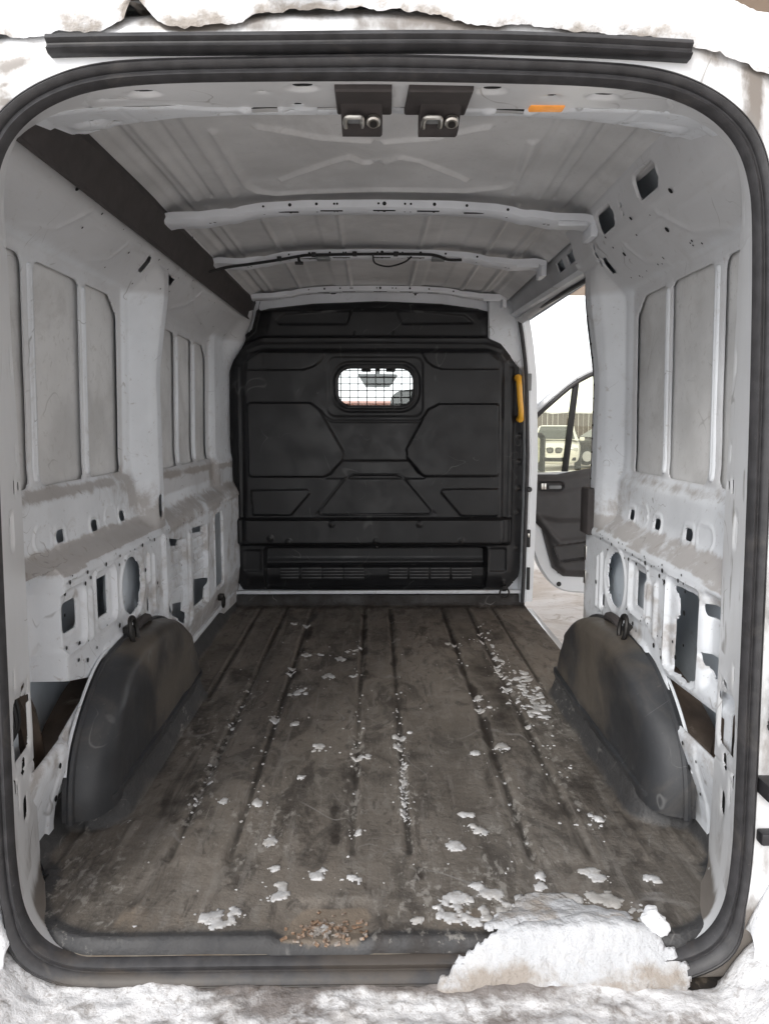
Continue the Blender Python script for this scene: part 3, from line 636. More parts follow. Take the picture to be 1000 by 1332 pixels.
def ring(h):
    P = catmull(h, 5); L = P.copy(); L[:, 0] *= -1
    Q = np.concatenate([P, L[::-1][1:]]); Q[:, 0] -= .012; return Q                   # starts bottom centre, up the right, over, down the left, ends bottom centre
h0 = np.array(half0, float); h1 = np.concatenate([np.array(half1, float), np.array(halfY)[:, None]], 1)
r0 = ring(h0); r1 = ring(h1)
d_ = np.r_[0, np.cumsum(np.linalg.norm(np.diff(r0, axis=0), axis=1))]; RL = d_[-1]
def rpos(U, V, H=0.):
    g0 = [np.interp(U, d_, r0[:, k]) for k in range(2)]; g1 = [np.interp(U, d_, r1[:, k]) for k in range(3)]
    x = g0[0] * (1 - V) + g1[0] * V; z = g0[1] * (1 - V) + g1[1] * V; y = 1.485 * (1 - V) + g1[2] * V
    return x, y, z
def rpos_h(U, V, H):
    x, y, z = rpos(U, V)
    tz = (z - .86); e = .01
    x2, _, z2 = rpos(np.minimum(U + e, RL), V); x1, _, z1 = rpos(np.maximum(U - e, 0), V)
    tx, tzz = x2 - x1, z2 - z1; ln = np.hypot(tx, tzz) + 1e-9; nx, nz = -tzz / ln, tx / ln       # inward normal in the doorway plane
    return x + nx * H, y, z + nz * H
PH = [(1.708, .467, .05, .010, 1), (1.623, .339, .020, .018, 0), (1.618, .242, .020, .026, 0), (1.709, .975, .012, .010, 0), (1.661, .977, .009, .018, 0), (1.700, 1.257, .005, .028, 0), (1.604, .904, .011, .011, 0), (1.605, .872, .006, .022, 0),
      (1.565, .566, .005, .022, 0), (1.70, .50, .005, .022, 0), (1.523, .449, .005, .022, 0), (1.535, .337, .008, .02, 0), (1.70, 1.60, .008, .02, 0), (1.66, 1.572, .005, .02, 0), (1.655, .515, .022, .006, 0), (1.645, .505, .006, .012, 0), (1.70, 1.05, .004, .02, 0), (1.555, .30, .005, .03, 0)]
PANEL_OPEN = [(1.70, .475), (1.575, .508), (1.552, .50), (1.548, .390), (1.56, .383), (1.685, .362), (1.70, .375)]
HH = [(-.47, 1.561, .020, .009), (-.154, 1.537, .020, .008), (.445, 1.565, .020, .009), (.218, 1.544, .018, .008), (.343, 1.575, .009, .005), (-.52, 1.587, .004, .003), (-.559, 1.588, .005, .003), (-.238, 1.561, .006, .002), (-.175, 1.655, .008, .006), (.012, 1.60, .005, .004)]
def ring_hole(U, V):
    x, y, z = rpos(U, V); S = np.full(U.shape, 1.)
    side = (np.abs(x) > .70) & (z < 1.66)
    q = np.full(U.shape, 1.)
    for a, b, ha, hb, _ in PH: q = np.minimum(q, rr(y, z, a, b, ha if ha < .04 else .012, hb, min(ha, hb) * .7))
    q = np.minimum(q, pol(y, z, PANEL_OPEN, .006))
    S = np.where(side, np.minimum(S, q), S)
    q = np.full(U.shape, 1.)
    for a, b, ha, hb in HH: q = np.minimum(q, rr(x, y, a, b, ha, hb * 1.6, min(ha, hb * 1.6) * .95))
    return np.where(z > 1.70, np.minimum(S, q), S) 
def ring_h(U, V):
    x, y, z = rpos(U, V); H = np.zeros(U.shape); top = z > 1.70
    for a, b, ha, hb in HH[:4]:
        H += np.where(top, emb(np.hypot((x - a), (y - b) * 1.3) - .030, -.006 if abs(a) > .3 else -.003, .018), 0)
    for sx in (-1, 1):
        H += np.where(top, bead(lin(x, y, [(sx * .545, 1.49), (sx * .60, 1.60), (sx * .615, 1.70)]), .006, -.004), 0)
        H += np.where((z < 1.6) & (x * sx > 0), bead(np.abs(z - .335 + .25 * (y - 1.6)), .005, -.004) + bead(np.abs(z - 1.50 - .05 * (y - 1.6)), .005, -.004), 0)
        H += np.where((z < 1.6) & (x * sx > 0), emb(rr(y, z, 1.605, .885, .022, .045, .015), -.003, .006) + emb(pol(y, z, PANEL_OPEN, .014), -.004, .01) + bead(np.abs(y - 1.715), .012, .004) * 0, 0)
    H = H + .012 * sst((.06 - V) / .06) * 0 + .0015 * fbm(x * 9 + z * 9, y * 9 + z * 4, 3)
    return H - .003 * np.exp(-np.clip(ring_hole(U, V), 0, 1) / .006)
_Nv = 44
def fpos(U, V, H): return rpos_h(U, V, H)
frame = hf('door_frame', .0, RL, 0, .24, .0055, lambda U, V, H: fpos(U, V / .24, H), lambda U, V: ring_h(U, V / .24), lambda U, V: ring_hole(U, V / .24), M['white'], van,
           {'dirt': lambda U, V, H: (lambda x, y, z: .9 * sst((.10 - z) / .08) * sst((V / .24 - .15) / .2) + .30 * sst((.5 - z) / .4) * (z > .1) + .55 * (np.abs(z - .88) < .3) * sst((fbm(y * 30, z * 8, 3) - .12) / .1) * (x > 0))(*rpos(U, V / .24))}, rim=.0015)
frame['label'] = 'white rear door frame with slots and holes in its pillars'
hf('frame_hole_shade', .02, RL - .02, .012, .254, .011, lambda U, V, H: fpos(U, V / .24, H), lambda U, V: np.full(U.shape, -.0085), lambda U, V: (lambda x, y, z: np.where((np.abs(x) > .7) & (z < 1.6), pol(y, z, PANEL_OPEN, .03), 1.))(*rpos(U, V / .24)), M['hole'], frame)  # near-black sheet added behind the frame holes, stands in for their shade
# grey-blue block of wiring and foam behind the pillar openings
for sg in (-1, 1):
    mb = MB(); mb.box((sg * .885, 1.615, .45), (.02, .09, .13), .006); mb.build('pillar_cavity', M['cavity'], van)
    mb = MB()
    for k in range(7):
        mb.tube(catmull([(sg * (.855 + .004 * k), 1.60 + .012 * k, .36), (sg * .85, 1.58 + .016 * k, .40 + .004 * k), (sg * (.862), 1.61 + .01 * k, .45 + .008 * k), (sg * .875, 1.64, .50)], 4), .006, 6)
    mb.box((sg * .852, 1.60, .405), (.012, .022, .02), .006); mb.build('wiring_loom', M['wire'] if sg < 0 else M['grey'], van)

# ---- header flange between the doorway and the roof ------------------------
def hdr_edge(x): return np.interp(np.abs(x), [0, .25, .45, .60, .70, .77], [1.735, 1.745, 1.775, 1.83, 1.875, 1.80])
HF = [(-.273 + .025, 1.682, .028, .011, .002), (.277, 1.684, .030, .011, .002), (-.11, 1.676, .026, .009, .002), (.04, 1.674, .03, .009, .002), (-.342, 1.721, .020, .011, .01), (.310, 1.723, .019, .010, .01), (-.483, 1.745, .010, .006, .005), (.451, 1.750, .014, .006, .005),
      (-.602, 1.795, .008, .006, .005), (.565, 1.797, .008, .006, .005), (.655, 1.822, .026, .014, .002), (-.670, 1.835, .026, .014, .002), (-.412, 1.74, .006, .004, .003), (.38, 1.739, .006, .004, .003), (-.645, 1.755, .008, .006, .005), (-.62, 1.752, .006, .005, .004), (.60, 1.765, .012, .006, .005), (-.205, 1.684, .006, .004, .003), (-.19, 1.684, .005, .004, .003)]
def hdr_hole(U, V):
    S = hdr_edge(U) - V
    for a, b, ha, hb, r in HF: S = np.minimum(S, rr(U, V, a, b, ha, hb * 1.35, r))
    return S
def hdr_h(U, V):
    H = emb(np.abs(V - 1.70) - .025 - .02 * sst((np.abs(U) - .35) / .1), .006, .02) * sst((np.abs(U) - .0) / .1)
    H += emb(box2(U, V, -.30, -.20, 1.668, 1.70, .01), .005, .012) + emb(box2(U, V, .22, .33, 1.668, 1.70, .01), .005, .012)
    for sx in (-1, 1):
        H += emb(np.hypot(U - sx * .66, V - 1.80) - .04, .008, .03) + bead(np.abs(U - sx * .55), .006, -.004)
    return H + .002 * fbm(U * 8, V * 8, 3) - .004 * np.exp(-np.clip(hdr_hole(U, V), 0, 1) / .006)
hf('roof_header', -.768, .768, 1.655, 1.885, .0055, lambda U, V, H: (U, V, np.interp(np.abs(U), [0, .44, .62, .715, .77], [1.788, 1.785, 1.780, 1.766, 1.733]) + (V - 1.66) * .16 - H), hdr_h, hdr_hole, M['inner'], van, rim=.0015, flip=True)

hf('header_hole_shade', -.75, .75, 1.665, 1.87, .02, lambda U, V, H: (U, V, np.interp(np.abs(U), [0, .44, .62, .715, .77], [1.788, 1.785, 1.780, 1.766, 1.733]) + (V - 1.66) * .16 + .014), None, lambda U, V: hdr_edge(U) - V - .004, M['hole'], van, flip=True)  # dark sheet added above the header so its holes look unlit
# ---- roof skin and bows ----------------------------------------------------
def roof_z(x, y): return np.interp(np.abs(x), [0, .25, .45, .60, .70, .76], [1.893, 1.890, 1.880, 1.865, 1.845, 1.81]) + .012 * sst((y - 1.7) / 1.0)
def roof_h(U, V):
    H = np.zeros(U.shape)
    H += bead(lin(U, V, ROOF['frame']), .022, .011)
    for P in ROOF['sw']: H += bead(lin(U, V, P), .017, .012)
    for i, P in enumerate(ROOF['lon']):
        P2 = [(P[0][0], 1.66), (P[-1][0], 2.62)]
        H += bead(lin(U, V, P2), .022 if i % 2 else .014, .010 if i % 2 else -.008)
    for x in (-.44, -.15, .19, .49, -.60, .61): H += bead(np.abs(U - x), .014, .010) * sst((V - 2.70) / .03)
    for x in (-.30, .32): H += emb(np.abs(U - x) - .06, -.005, .02) * sst((V - 2.70) / .03)
    H += emb(np.abs(np.abs(U) - .665) - .012, -.012, .015)
    for y in (2.02, 3.02, 3.9): H += emb(rr(U, V, .01 if y > 2.1 else .0, y + .3, .016, .010, .003), .004, .006)
    return H + .007 * fbm(U * 1.9, V * 1.9, 3)
rs = hf('roof_panel', -.755, .755, 1.62, 4.60, .0068, lambda U, V, H: (U, V, roof_z(U, V) - H), roof_h, None, M['roofskin'], van, flip=True)
def bow(yc, w, drop, zc, zl, name='roof_bow'):
    """pressed hat-section bow: flat bottom with ends that droop and widen to the cant rails"""
    def zb(x): return np.interp(np.abs(x), [0, .25, .40, .52, .60, .70, .745], [zc, zc - .003, zc - .012, zc - .032, zc - .045, zl + .01, zl])
    prof = [(-.5, .030), (-.5, .006), (-.38, .0), (.0, -.001), (.38, .0), (.5, .006), (.5, .030)]
    xs = np.linspace(-.742, .745, 120); v = []; f = []
    for x in xs:
        ww = w * (1. + .35 * sst((abs(x) - .48) / .12)) ; k = .004 * sst((abs(x) - .46) / .03) - .004 * sst((abs(x) - .50) / .02)
        for a, b in prof: v.append((x, yc + a * ww, float(zb(x)) + b * (1 + 0 * drop) - k))
    n = len(prof)
    for i in range(len(xs) - 1):
        for j in range(n - 1): f.append((i * n + j, i * n + j + 1, (i + 1) * n + j + 1, (i + 1) * n + j))
    mb = MB(); mb.add(v, f)
    for sx in (1,):        # bolted end plate at the bare cant rail
        mb.box((sx * .735, yc, zl - .004), (.012, w * .62, .030), .004)
        mb.box((sx * .66, yc - w * .62, zl + .008), (.05, .006, .008), .003)
    b = mb.build(name, M['bow'], van, sharp=30)
    hl = MB()
    for x, r_, sx in [(-.56, .006, 1), (-.575, .006, 1), (-.39, .004, 1), (-.30, .006, 1), (-.21, .005, 1), (-.15, .004, 1), (-.14, .004, 1), (.0, .004, 1), (.02, .007, 1), (.09, .004, 1), (.11, .004, 1), (.19, .006, 1), (.30, .005, 1), (.44, .005, 1), (.57, .006, 1), (.585, .006, 1)]:
        hl.disc((x, yc - w * .5 - .0012, float(zb(x)) + .017), (0, -1, 0), r_, 9)
        hl.disc((x, yc - w * .2, float(zb(x)) - .0022), (0, 0, -1), r_ * .8, 8)
    for x in (-.31, -.16, .02, .17, .33): hl.box((x, yc - w * .30, float(zb(x)) - .0012), (.038, .005, .0008))
    hl.build('bow_hole', M['hole'], b, kind='stuff')
    return b, zb
bow1, _ = bow(2.66, .085, 1, 1.842, 1.785)
bow2, zb2 = bow(3.42, .090, 1, 1.850, 1.800)
bow3, _ = bow(4.40, .060, 1, 1.872, 1.815)
mb = MB()
P = [(-.735, 3.33, 1.77), (-.66, 3.355, 1.796), (-.55, 3.36, 1.812), (-.42, 3.362, 1.832), (-.345, 3.362, 1.845), (-.28, 3.362, 1.851), (0, 3.362, 1.856), (.20, 3.362, 1.855), (.26, 3.362, 1.85), (.31, 3.362, 1.833), (.37, 3.36, 1.832)]
mb.tube(catmull(P, 5), .0065, 7)
for x, z in ((-.43, 1.834), (-.28, 1.852), (-.10, 1.856), (.08, 1.856)): mb.box((x, 3.36, z), (.010, .009, .010), .003)
mb.tube(catmull([(-.345, 3.355, 1.845), (-.343, 3.345, 1.825), (-.335, 3.34, 1.812)], 4), .007, 6); mb.box((-.342, 3.34, 1.812), (.018, .008, .006), .002)
mb.tube(catmull([(-.02, 3.36, 1.85), (-.01, 3.40, 1.825), (.05, 3.42, 1.815), (.12, 3.40, 1.83), (.15, 3.38, 1.85)], 5), .004, 6)
mb.build('wiring_harness', M['wire'], bow2)
for x in (-.24, .27):
    mb = MB(); mb.box((x, 3.40, 1.843), (.030, .03, .006), .004); mb.build('grommet', M['grey'], bow2)

# ---- left overhead trim, cant rail pieces ----------------------------------
ys = np.linspace(1.58, 4.52, 30); v = []; f = []
prof = [(.748, 1.698), (.752, 1.712), (.744, 1.742), (.737, 1.752), (.731, 1.770), (.723, 1.794), (.719, 1.801), (.727, 1.836)]
for y in ys:
    t = (y - 1.66) / 2.86
    for x, z in prof: v.append((-(x + .012 * (1 - t) * 0), y, z + .024 * t + .03 * (t > .97) * 0))
n = len(prof)
for i in range(len(ys) - 1):
    for j in range(n - 1): f.append((i * n + j, (i + 1) * n + j, (i + 1) * n + j + 1, i * n + j + 1))
mb = MB(); mb.add(v, f); tr = mb.build('overhead_trim', M['trim'], van, sharp=25, label='dark trim strip along the left roof edge')
md = tr.modifiers.new('thick', 'SOLIDIFY'); md.thickness = .006; md.offset = 0


# ---- bulkhead --------------------------------------------------------------
YBK = 4.505
def bz(P): return [(a, b) for a, b in P]
def round_poly(P, r):
    """inset copy used with pol(..., r) for rounded corners"""
    P = np.array(P, float); n = len(P); e = np.roll(P, -1, 0) - P; e /= np.linalg.norm(e, axis=1)[:, None] + 1e-9
    ar = np.sum(P[:, 0] * np.roll(P[:, 1], -1) - np.roll(P[:, 0], -1) * P[:, 1]); nn = np.stack([e[:, 1], -e[:, 0]], 1) * (1 if ar > 0 else -1)
    m_ = nn + np.roll(nn, 1, 0); m_ = m_ / (np.sum(m_ * m_, 1)[:, None] / 2 + 1e-9)
    return P - m_ * r
wx0, wx1 = -.240, .225; wz0, wz1 = 1.212, 1.450
def win_sdf(U, V, g=0.): return box2(U, V, wx0 - g, wx1 + g, wz0 - g, wz1 + g, .085 + g)
def bulk_hole(U, V):
    o = -pol(U, V, BK['outline'])
    vents = np.full(U.shape, 1.)
    return np.minimum(o, win_sdf(U, V))
def bulk_h(U, V):
    o = -pol(U, V, BK['outline'])
    H = .035 * sst(o / .10) + .02 * sst((V - 1.80) / -.03)
    H += emb(pol(U, V, round_poly(BK['main'], .05), .05), .030, .035)
    sh = np.interp(np.abs(U + .013), [0, .66, .75, .83], [1.622, 1.620, 1.588, 1.502])
    H -= .030 * sst((V - sh) / .02 + .5) * sst((o) / .02)
    H += bead(np.abs(V - sh), .014, .007) * (V > 1.45)
    H += bead(lin(U, V, BK['shoulder2']), .016, .006)
    for k in ('trapL', 'trapR'): H += emb(pol(U, V, BK[k], .006), -.010, .012)
    tl = np.interp(U, [p[0] for p in BK['topline']], [p[1] for p in BK['topline']]); H -= .020 * sst((V - tl) / .015 + .5)
    for k in ('ul', 'ur'): H += emb(pol(U, V, round_poly(BK[k], .01), .01), .014, .010)
    for k in ('hexL', 'hexR'): H += emb(pol(U, V, round_poly(BK[k], .018), .018), .017, .011)
    H += emb(pol(U, V, round_poly(BK['wrec'], .05), .05), -.008, .014)
    H += emb(win_sdf(U, V, .028), -.010, .010) + emb(win_sdf(U, V, .010), .010, .006)
    H += bead(lin(U, V, BK['wline']), .010, .006)
    H += emb(pol(U, V, BK['band'], .004), -.008, .012)
    H += emb(np.abs(pol(U, V, round_poly(BK['ctrap'], .02), .02)) - .004, .009, .010) * (V > .565) + emb(pol(U, V, BK['ctrap'], .004), -.004, .010)
    for k in ('loL', 'loR'): H += emb(pol(U, V, round_poly(BK[k], .012), .012), .012, .010)
    H += .055 * sst((.552 - V) / .012) * sst((V - .375) / .03) * sst((np.abs(U + .018) - .835) / -.02)
    H += bead(np.abs(V - .548), .008, .006) * (np.abs(U + .018) < .80)
    rec = box2(U, V, BK['recess'][0][0], BK['recess'][1][0], .105, .362, .02)
    H += emb(rec, -.070, .02)
    H += np.where(rec < 0, .045 * sst((.30 - V) / .05) * sst((V - .245) / .02) * .4 + .03 * sst((.25 - V) / .02), 0)
    for k in ('rL', 'rR'): H += emb(pol(U, V, BK[k], .01), -.010, .010)
    H += emb(np.abs(np.abs(U + .012) - .815) - .012, .008, .014) * (V > .4) * (V < 1.45)
    for x, z in BK['bolts']: H += emb(np.hypot(U - x, V - z) - .016, .006, .010)
    for x in (-.13, .10): H += emb(np.abs(U - x) - .004, .006, .006) * (np.abs(V - 1.64) < .015)
    H += .0015 * fbm(U * 6, V * 6, 3)
    return H
bulk = hf('bulkhead', -.93, .91, .075, 1.915, .0058, lambda U, V, H: (U, YBK - H, V), bulk_h, bulk_hole, M['black'], van, rim=.03)
bulk['label'] = 'black moulded plastic bulkhead with a small barred window'
bolt_me = MB().cyl((0, 0, 0), (0, -.007, 0), .008, 8, .002)
bm_me = pymesh('bolt', bolt_me.v, bolt_me.f); bm_me.materials.append(M['iron'])
for x, z in BK['bolts']:
    h = bulk_h(np.array([[x]]), np.array([[z]]))[0, 0]
    o = link('bolt', bm_me, None, bulk); o.location = (x, YBK - h + .001, z)
vt = BK['vents']
for i in range(8):
    (x0, z1), (x1, z0) = vt[2 * i], vt[2 * i + 1]
    xc, zc = (x0 + x1) / 2, (z0 + z1) / 2 + .002; hx, hz = (x1 - x0) / 2, (z1 - z0) / 2
    yb = YBK - (.035 + .03 - .07 + .03) - .002
    mb = MB(); mb.box((xc, yb - .0015, zc), (hx, .0015, hz + .004), .001); vg = mb.build('vent', M['hole'], bulk)
    for k in range(4): MB().box((xc, yb - .006, zc - hz + (k + .5) * hz / 2 + .004), (hx + .003, .005, hz * .11), .001).build('vent_slat', M['slat'], vg)
# window: rubber frame, wire mesh, pane
mb = MB(); ang = []
for k in range(48):
    t = k / 48 * 2 * math.pi
    ang.append(t)
def rpath(x0, x1, z0, z1, r, n=8):
    out = []
    for cx, cz, a0 in ((x1 - r, z1 - r, 0), (x0 + r, z1 - r, 90), (x0 + r, z0 + r, 180), (x1 - r, z0 + r, 270)):
        for k in range(n + 1):
            a = R(a0 + 90 * k / n); out.append((cx + r * math.cos(a), cz + r * math.sin(a)))
    return out
RP = rpath(wx0, wx1, wz0, wz1, .085)
mb.tube([(x, YBK - .054, z) for x, z in RP], .013, 8, closed=True); wf = mb.build('window_frame', M['rubber'], bulk)
for k in range(9):
    x = wx0 + (k + .5) * (wx1 - wx0) / 9; dz = 0 if abs(x - (wx0 + wx1) / 2) < .15 else .085 - math.sqrt(max(0, .085 ** 2 - (abs(x - (wx0 + wx1) / 2) - .1475) ** 2))
    MB().tube([(x, YBK - .030, wz0 + dz - .004), (x, YBK - .030, wz1 - dz + .004)], .0028, 6).build('mesh_wire', M['iron'], bulk)
for k in range(6):
    z = wz0 + (k + .5) * (wz1 - wz0) / 6; dx = .018 if k in (0, 5) else 0
    MB().tube([(wx0 + dx - .004, YBK - .025, z), (wx1 - dx + .004, YBK - .025, z)], .0028, 6).build('mesh_wire', M['iron'], bulk)
MB().prism(RP, lambda a, b, d: (a, d, b), YBK - .002, YBK + .003).build('window_pane', M['glass_screen'], bulk, smooth=False)
# body panel behind the bulkhead and its painted edges
hf('bulkhead_frame', -.925, .925, .045, 1.90, .02, lambda U, V, H: (U, YBK + .022 - H, V), lambda U, V: .010 * sst((.10 - V) / .02), lambda U, V: np.minimum(win_sdf(U, V, .01), np.interp(V, [0, 1.5, 1.68, 1.72, 1.85], [.92, .905, .80, .79, .76]) - np.abs(U)), M['bow'], van, rim=.01)
mb = MB(); mb.box((-.0, YBK - .03, .083), (.90, .012, .010), .003); mb.build('bulkhead_foot', M['inner'], van)
# yellow grab handle
gh = catmull([(.838, YBK - .03, 1.385), (.838, YBK - .075, 1.378), (.839, YBK - .09, 1.345), (.846, YBK - .09, 1.26), (.853, YBK - .09, 1.185), (.855, YBK - .075, 1.150), (.855, YBK - .03, 1.143)], 6)
mb = MB(); mb.tube(gh, [.017] * len(gh), 12)
for z, x in ((1.385, .838), (1.143, .855)): mb.cyl((x, YBK - .015, z), (x, YBK - .075, z), .021, 12, .008)
mb.build('grab_handle', M['yellow'], van)
# front door-post at the side doorway
mb = MB(); pp = []
for z in np.linspace(.02, 1.80, 24):
    b = float(np.interp(z, [0, .2, .9, 1.4, 1.6, 1.80], [.93, .935, .945, .925, .90, .86]))
    pp.append([(b - .055, 4.48, z), (b - .050, 4.455, z), (b - .018, 4.450, z), (b - .010, 4.47, z), (b + .03, 4.475, z), (b + .035, 4.62, z), (b - .055, 4.62, z)])
v = [q for g in pp for q in g]; f = []
for i in range(23):
    for k in range(7): f.append((i * 7 + k, i * 7 + (k + 1) % 7, (i + 1) * 7 + (k + 1) % 7, (i + 1) * 7 + k))
mb.add(v, f); dp = mb.build('door_post', M['vanwhite'], van, sharp=30)
mb = MB(); mb.tube([(float(np.interp(z, [0, .2, .9, 1.4, 1.6, 1.74], [.893, .898, .906, .888, .862, .835])), 4.447, z) for z in np.linspace(.02, 1.73, 20)], .012, 8); mb.build('door_seal', M['rubber'], dp)
mb = MB(); mb.box((.922, 4.447, .42), (.012, .005, .055), .005); lp = mb.build('latch_plate', M['wire'], dp); MB().box((.922, 4.440, .44), (.005, .004, .012), .002).build('latch_bolt', M['steel'], lp)
mb = MB(); mb.box((.926, 4.447, .17), (.010, .006, .07), .003); mb.build('door_stop', M['wire'], dp)
mb = MB(); mb.cyl((.918, 4.45, .72), (.918, 4.425, .72), .016, 10, .004); mb.build('door_buffer', M['rubber'], dp)
mb = MB(); mb.box((.905, 4.445, 1.36), (.012, .008, .05), .003); mb.build('hinge', M['grey'], dp)
mb = MB(); mb.prism([(.66, 1.60), (.86, 1.44), (.93, 1.40), (.925, 1.60), (.885, 1.76), (.80, 1.86), (.66, 1.90)], lambda a, b, d: (a, d, b), 4.53, 4.475, .01); mb.build('corner_gusset', M['inner'], dp)
# header rail and seal above the side doorway
mb = MB(); v = []; f = []
ys2 = np.linspace(2.90, 4.60, 16); prof = [(.785, 1.716), (.80, 1.702), (.83, 1.694), (.87, 1.694), (.885, 1.71), (.885, 1.86), (.80, 1.87)]
for y in ys2:
    for x, z in prof: v.append((x + .004, y, z + .045 * (y - 2.9) / 1.7))
n = len(prof)
for i in range(15):
    for j in range(n - 1): f.append((i * n + j, i * n + j + 1, (i + 1) * n + j + 1, (i + 1) * n + j))
mb.add(v, f); sr = mb.build('side_rail', M['inner'], van, sharp=25)
mb = MB(); mb.tube([(.842, y, 1.690 + .045 * (y - 2.9) / 1.7) for y in ys2], .012, 8); mb.build('door_seal', M['rubber'], sr)
# rear edge of the side doorway: rounded post edge, seal, black bracket
mb = MB(); mb.tube([(.866 - .05 * float(sst((z - 1.2) / .45)) + .02 * (z < .2), 2.945, z) for z in np.linspace(.02, 1.68, 20)], .014, 8); ds = mb.build('door_seal', M['rubber'], van)
mb = MB(); v = []; f = []
zz = np.linspace(-.05, 1.72, 22)
for z in zz:
    sh_ = .045 * float(sst((z - 1.25) / .42))
    for x, y in ((.842 - sh_, 2.925), (.855 - sh_, 2.955), (.90, 2.962), (.93, 2.975), (.985 if z < 1.0 else .96 - .05 * max(0, (z - 1.3)), 2.98)): v.append((x, y, z))
for i in range(21):
    for j in range(4): f.append((i * 5 + j, i * 5 + j + 1, (i + 1) * 5 + j + 1, (i + 1) * 5 + j))
mb.add(v, f); dj = mb.build('door_jamb', M['inner'], van, sharp=40)
mb = MB(); mb.box((.832, 2.90, .775), (.020, .052, .092), .010); mb.box((.846, 2.955, .775), (.025, .02, .088), .008); mb.build('door_bracket', M['trim'], van)
mb = MB()
for z in (.60, .50): mb.box((.845, 2.935, z), (.012, .014, .028), .004)
mb.build('striker_plate', M['steel'], dj, kind='stuff')

# ---- cargo floor liner -----------------------------------------------------
XF = .905
def liner_sdf(U, V):
    a = np.abs(U)
    edge = np.interp(V, [1.4, 1.75, 1.80, 2.0, 4.6], [.835, .845, .89, .905, .91])
    s = np.minimum(edge - a, np.minimum(V - 1.478, 4.50 - V))
    c = rr(U, V, 0, 3.2, .832, 3.2 - 1.478, .22)
    return np.where(V < 1.72, np.minimum(s, -c), s)
ARCH_IN = [(1.99, .0), (3.03, .0)]
def arch_dist(U, V):   # distance to the footprint of the wheel-arch box on the floor
    return np.minimum(box2(U, V, .757, 1.2, 1.97, 3.01, .07), box2(U, V, -1.2, -.757, 1.97, 3.01, .07))
def liner_h(U, V):
    s = np.clip(liner_sdf(U, V), 0, 1); a = arch_dist(U, V)
    H = np.zeros(U.shape)
    up = np.where(U > 0, (V < 2.6) * 1., 1.)                                 # no upstand along the side doorway
    H += .075 * sst((np.abs(U) - .845) / .05) * up * sst((V - 1.72) / .08)
    H += .065 * sst((V - 4.455) / .03)
    H += .080 * sst((.050 - a) / .036) + .02 * sst(-a / .03)
    H += .008 * np.exp(-(np.clip(s - .010, 0, 1) / .026) ** 2) * (V < 1.75) - .02 * sst((.012 - s) / .014) * (V < 1.75)
    w = sst((V - 1.76 - .05 * (np.abs(U) < .1)) / .04) * sst((4.42 - V) / .05)
    for x in (.0755, .390, .545, .70):
        t = np.abs(np.abs(U) - x) if x < .6 else np.where(V > 2.9 if x == .70 else True, np.abs(np.abs(U) - x), 1)
        ww = w * (sst((2.62 - V) / -.05) if x == .70 else 1)
        H += ww * (bead(t, .016, -.0075) + bead(np.abs(t - .022), .010, .0035))
    ww = w * sst((V - 1.62) / .03)
    H += emb(np.abs(np.abs(U) - .467) - .055, .0035, .02) * w
    for P in FL['ribs'][-4:]: H += bead(lin(U, V, P), .016, .007)
    for x in (-.545, -.39): H += bead(lin(U, V, [(x - .01, 1.78), (x - .015, 1.60)]), .018, .006)
    hole = pol(U, V, FL['hole'], .01); H += emb(hole, -.010, .03)
    H += .004 * fbm(U * 4, V * 4, 4) + .002 * fbm(U * 18, V * 18, 3) + .0018 * np.sin(U * 3 + V * 2.2)
    return H
def l_salt(U, V, H):
    d = np.zeros(U.shape)
    for (x, y), r in FL['salt']: d = np.maximum(d, .62 * np.exp(-((U - x) / r) ** 2 - ((V - y) / (r * 1.8)) ** 2))
    d = np.maximum(d, .62 * np.exp(-(np.abs(np.abs(U) - .0755) / .03) ** 2) * sst((V - 1.8) / .1) * sst((2.75 - V) / .3))
    d = np.maximum(d, .85 * np.exp(-(np.abs(U - .58) / .045) ** 2) * sst((V - 1.85) / .1) * sst((4.2 - V) / .6) * (.55 + 1.4 * fbm(U * 3, V * 3, 3)))
    d = np.maximum(d, .7 * np.exp(-(np.abs(U - .40) / .03) ** 2) * sst((V - 1.75) / .05) * sst((2.4 - V) / .2))
    d = np.maximum(d, .75 * np.exp(-(np.abs(U + .545) / .035) ** 2) * sst((V - 1.9) / .1) * sst((3.3 - V) / .4))
    return np.clip(d, 0, 1) * (.75 + 1.0 * fbm(U * 11, V * 7, 4))
def l_dark(U, V, H):
    d = np.zeros(U.shape)
    for P in FL['dark']: d = np.maximum(d, np.exp(-(lin(U + .03 * fbm(U * 9, V * 9, 3), V, P) / .020) ** 2) * np.clip(.55 + 2.4 * fbm(U * 14, V * 9, 4), 0, 1))
    d = np.maximum(d, .50 * sst((fbm(U * 3.3 + 3, V * 2.2 + 8, 5) - .15) / .12))
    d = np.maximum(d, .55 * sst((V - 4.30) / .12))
    d = np.maximum(d, .55 * np.exp(-((U - .48) / .09) ** 2) * sst((V - 2.2) / .2) * sst((4.2 - V) / .4) * (.7 + 1.6 * fbm(U * 6, V * 4, 3)))
    return d
def l_groove(U, V, H):
    d = np.zeros(U.shape)
    for x in (.0755, .390, .545): d = np.maximum(d, np.exp(-(np.abs(np.abs(U) - x) / .011) ** 2))
    d = np.maximum(d, np.exp(-(np.abs(np.abs(U) - .70) / .010) ** 2) * (V > 2.95))
    return d * sst((V - 1.78) / .04) * sst((4.42 - V) / .05) * (.80 + .9 * fbm(U * 9, V * 3, 3)) * .95
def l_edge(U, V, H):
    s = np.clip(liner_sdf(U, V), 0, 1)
    return np.maximum(np.maximum(.95 * sst((.065 - s) / .05) * (V < 1.8), .95 * sst((np.abs(U) - .83) / .04) * np.where(U > 0, V < 2.9, True)), np.maximum(.9 * sst((.075 - arch_dist(U, V)) / .05), sst((V - 4.44) / .03)))
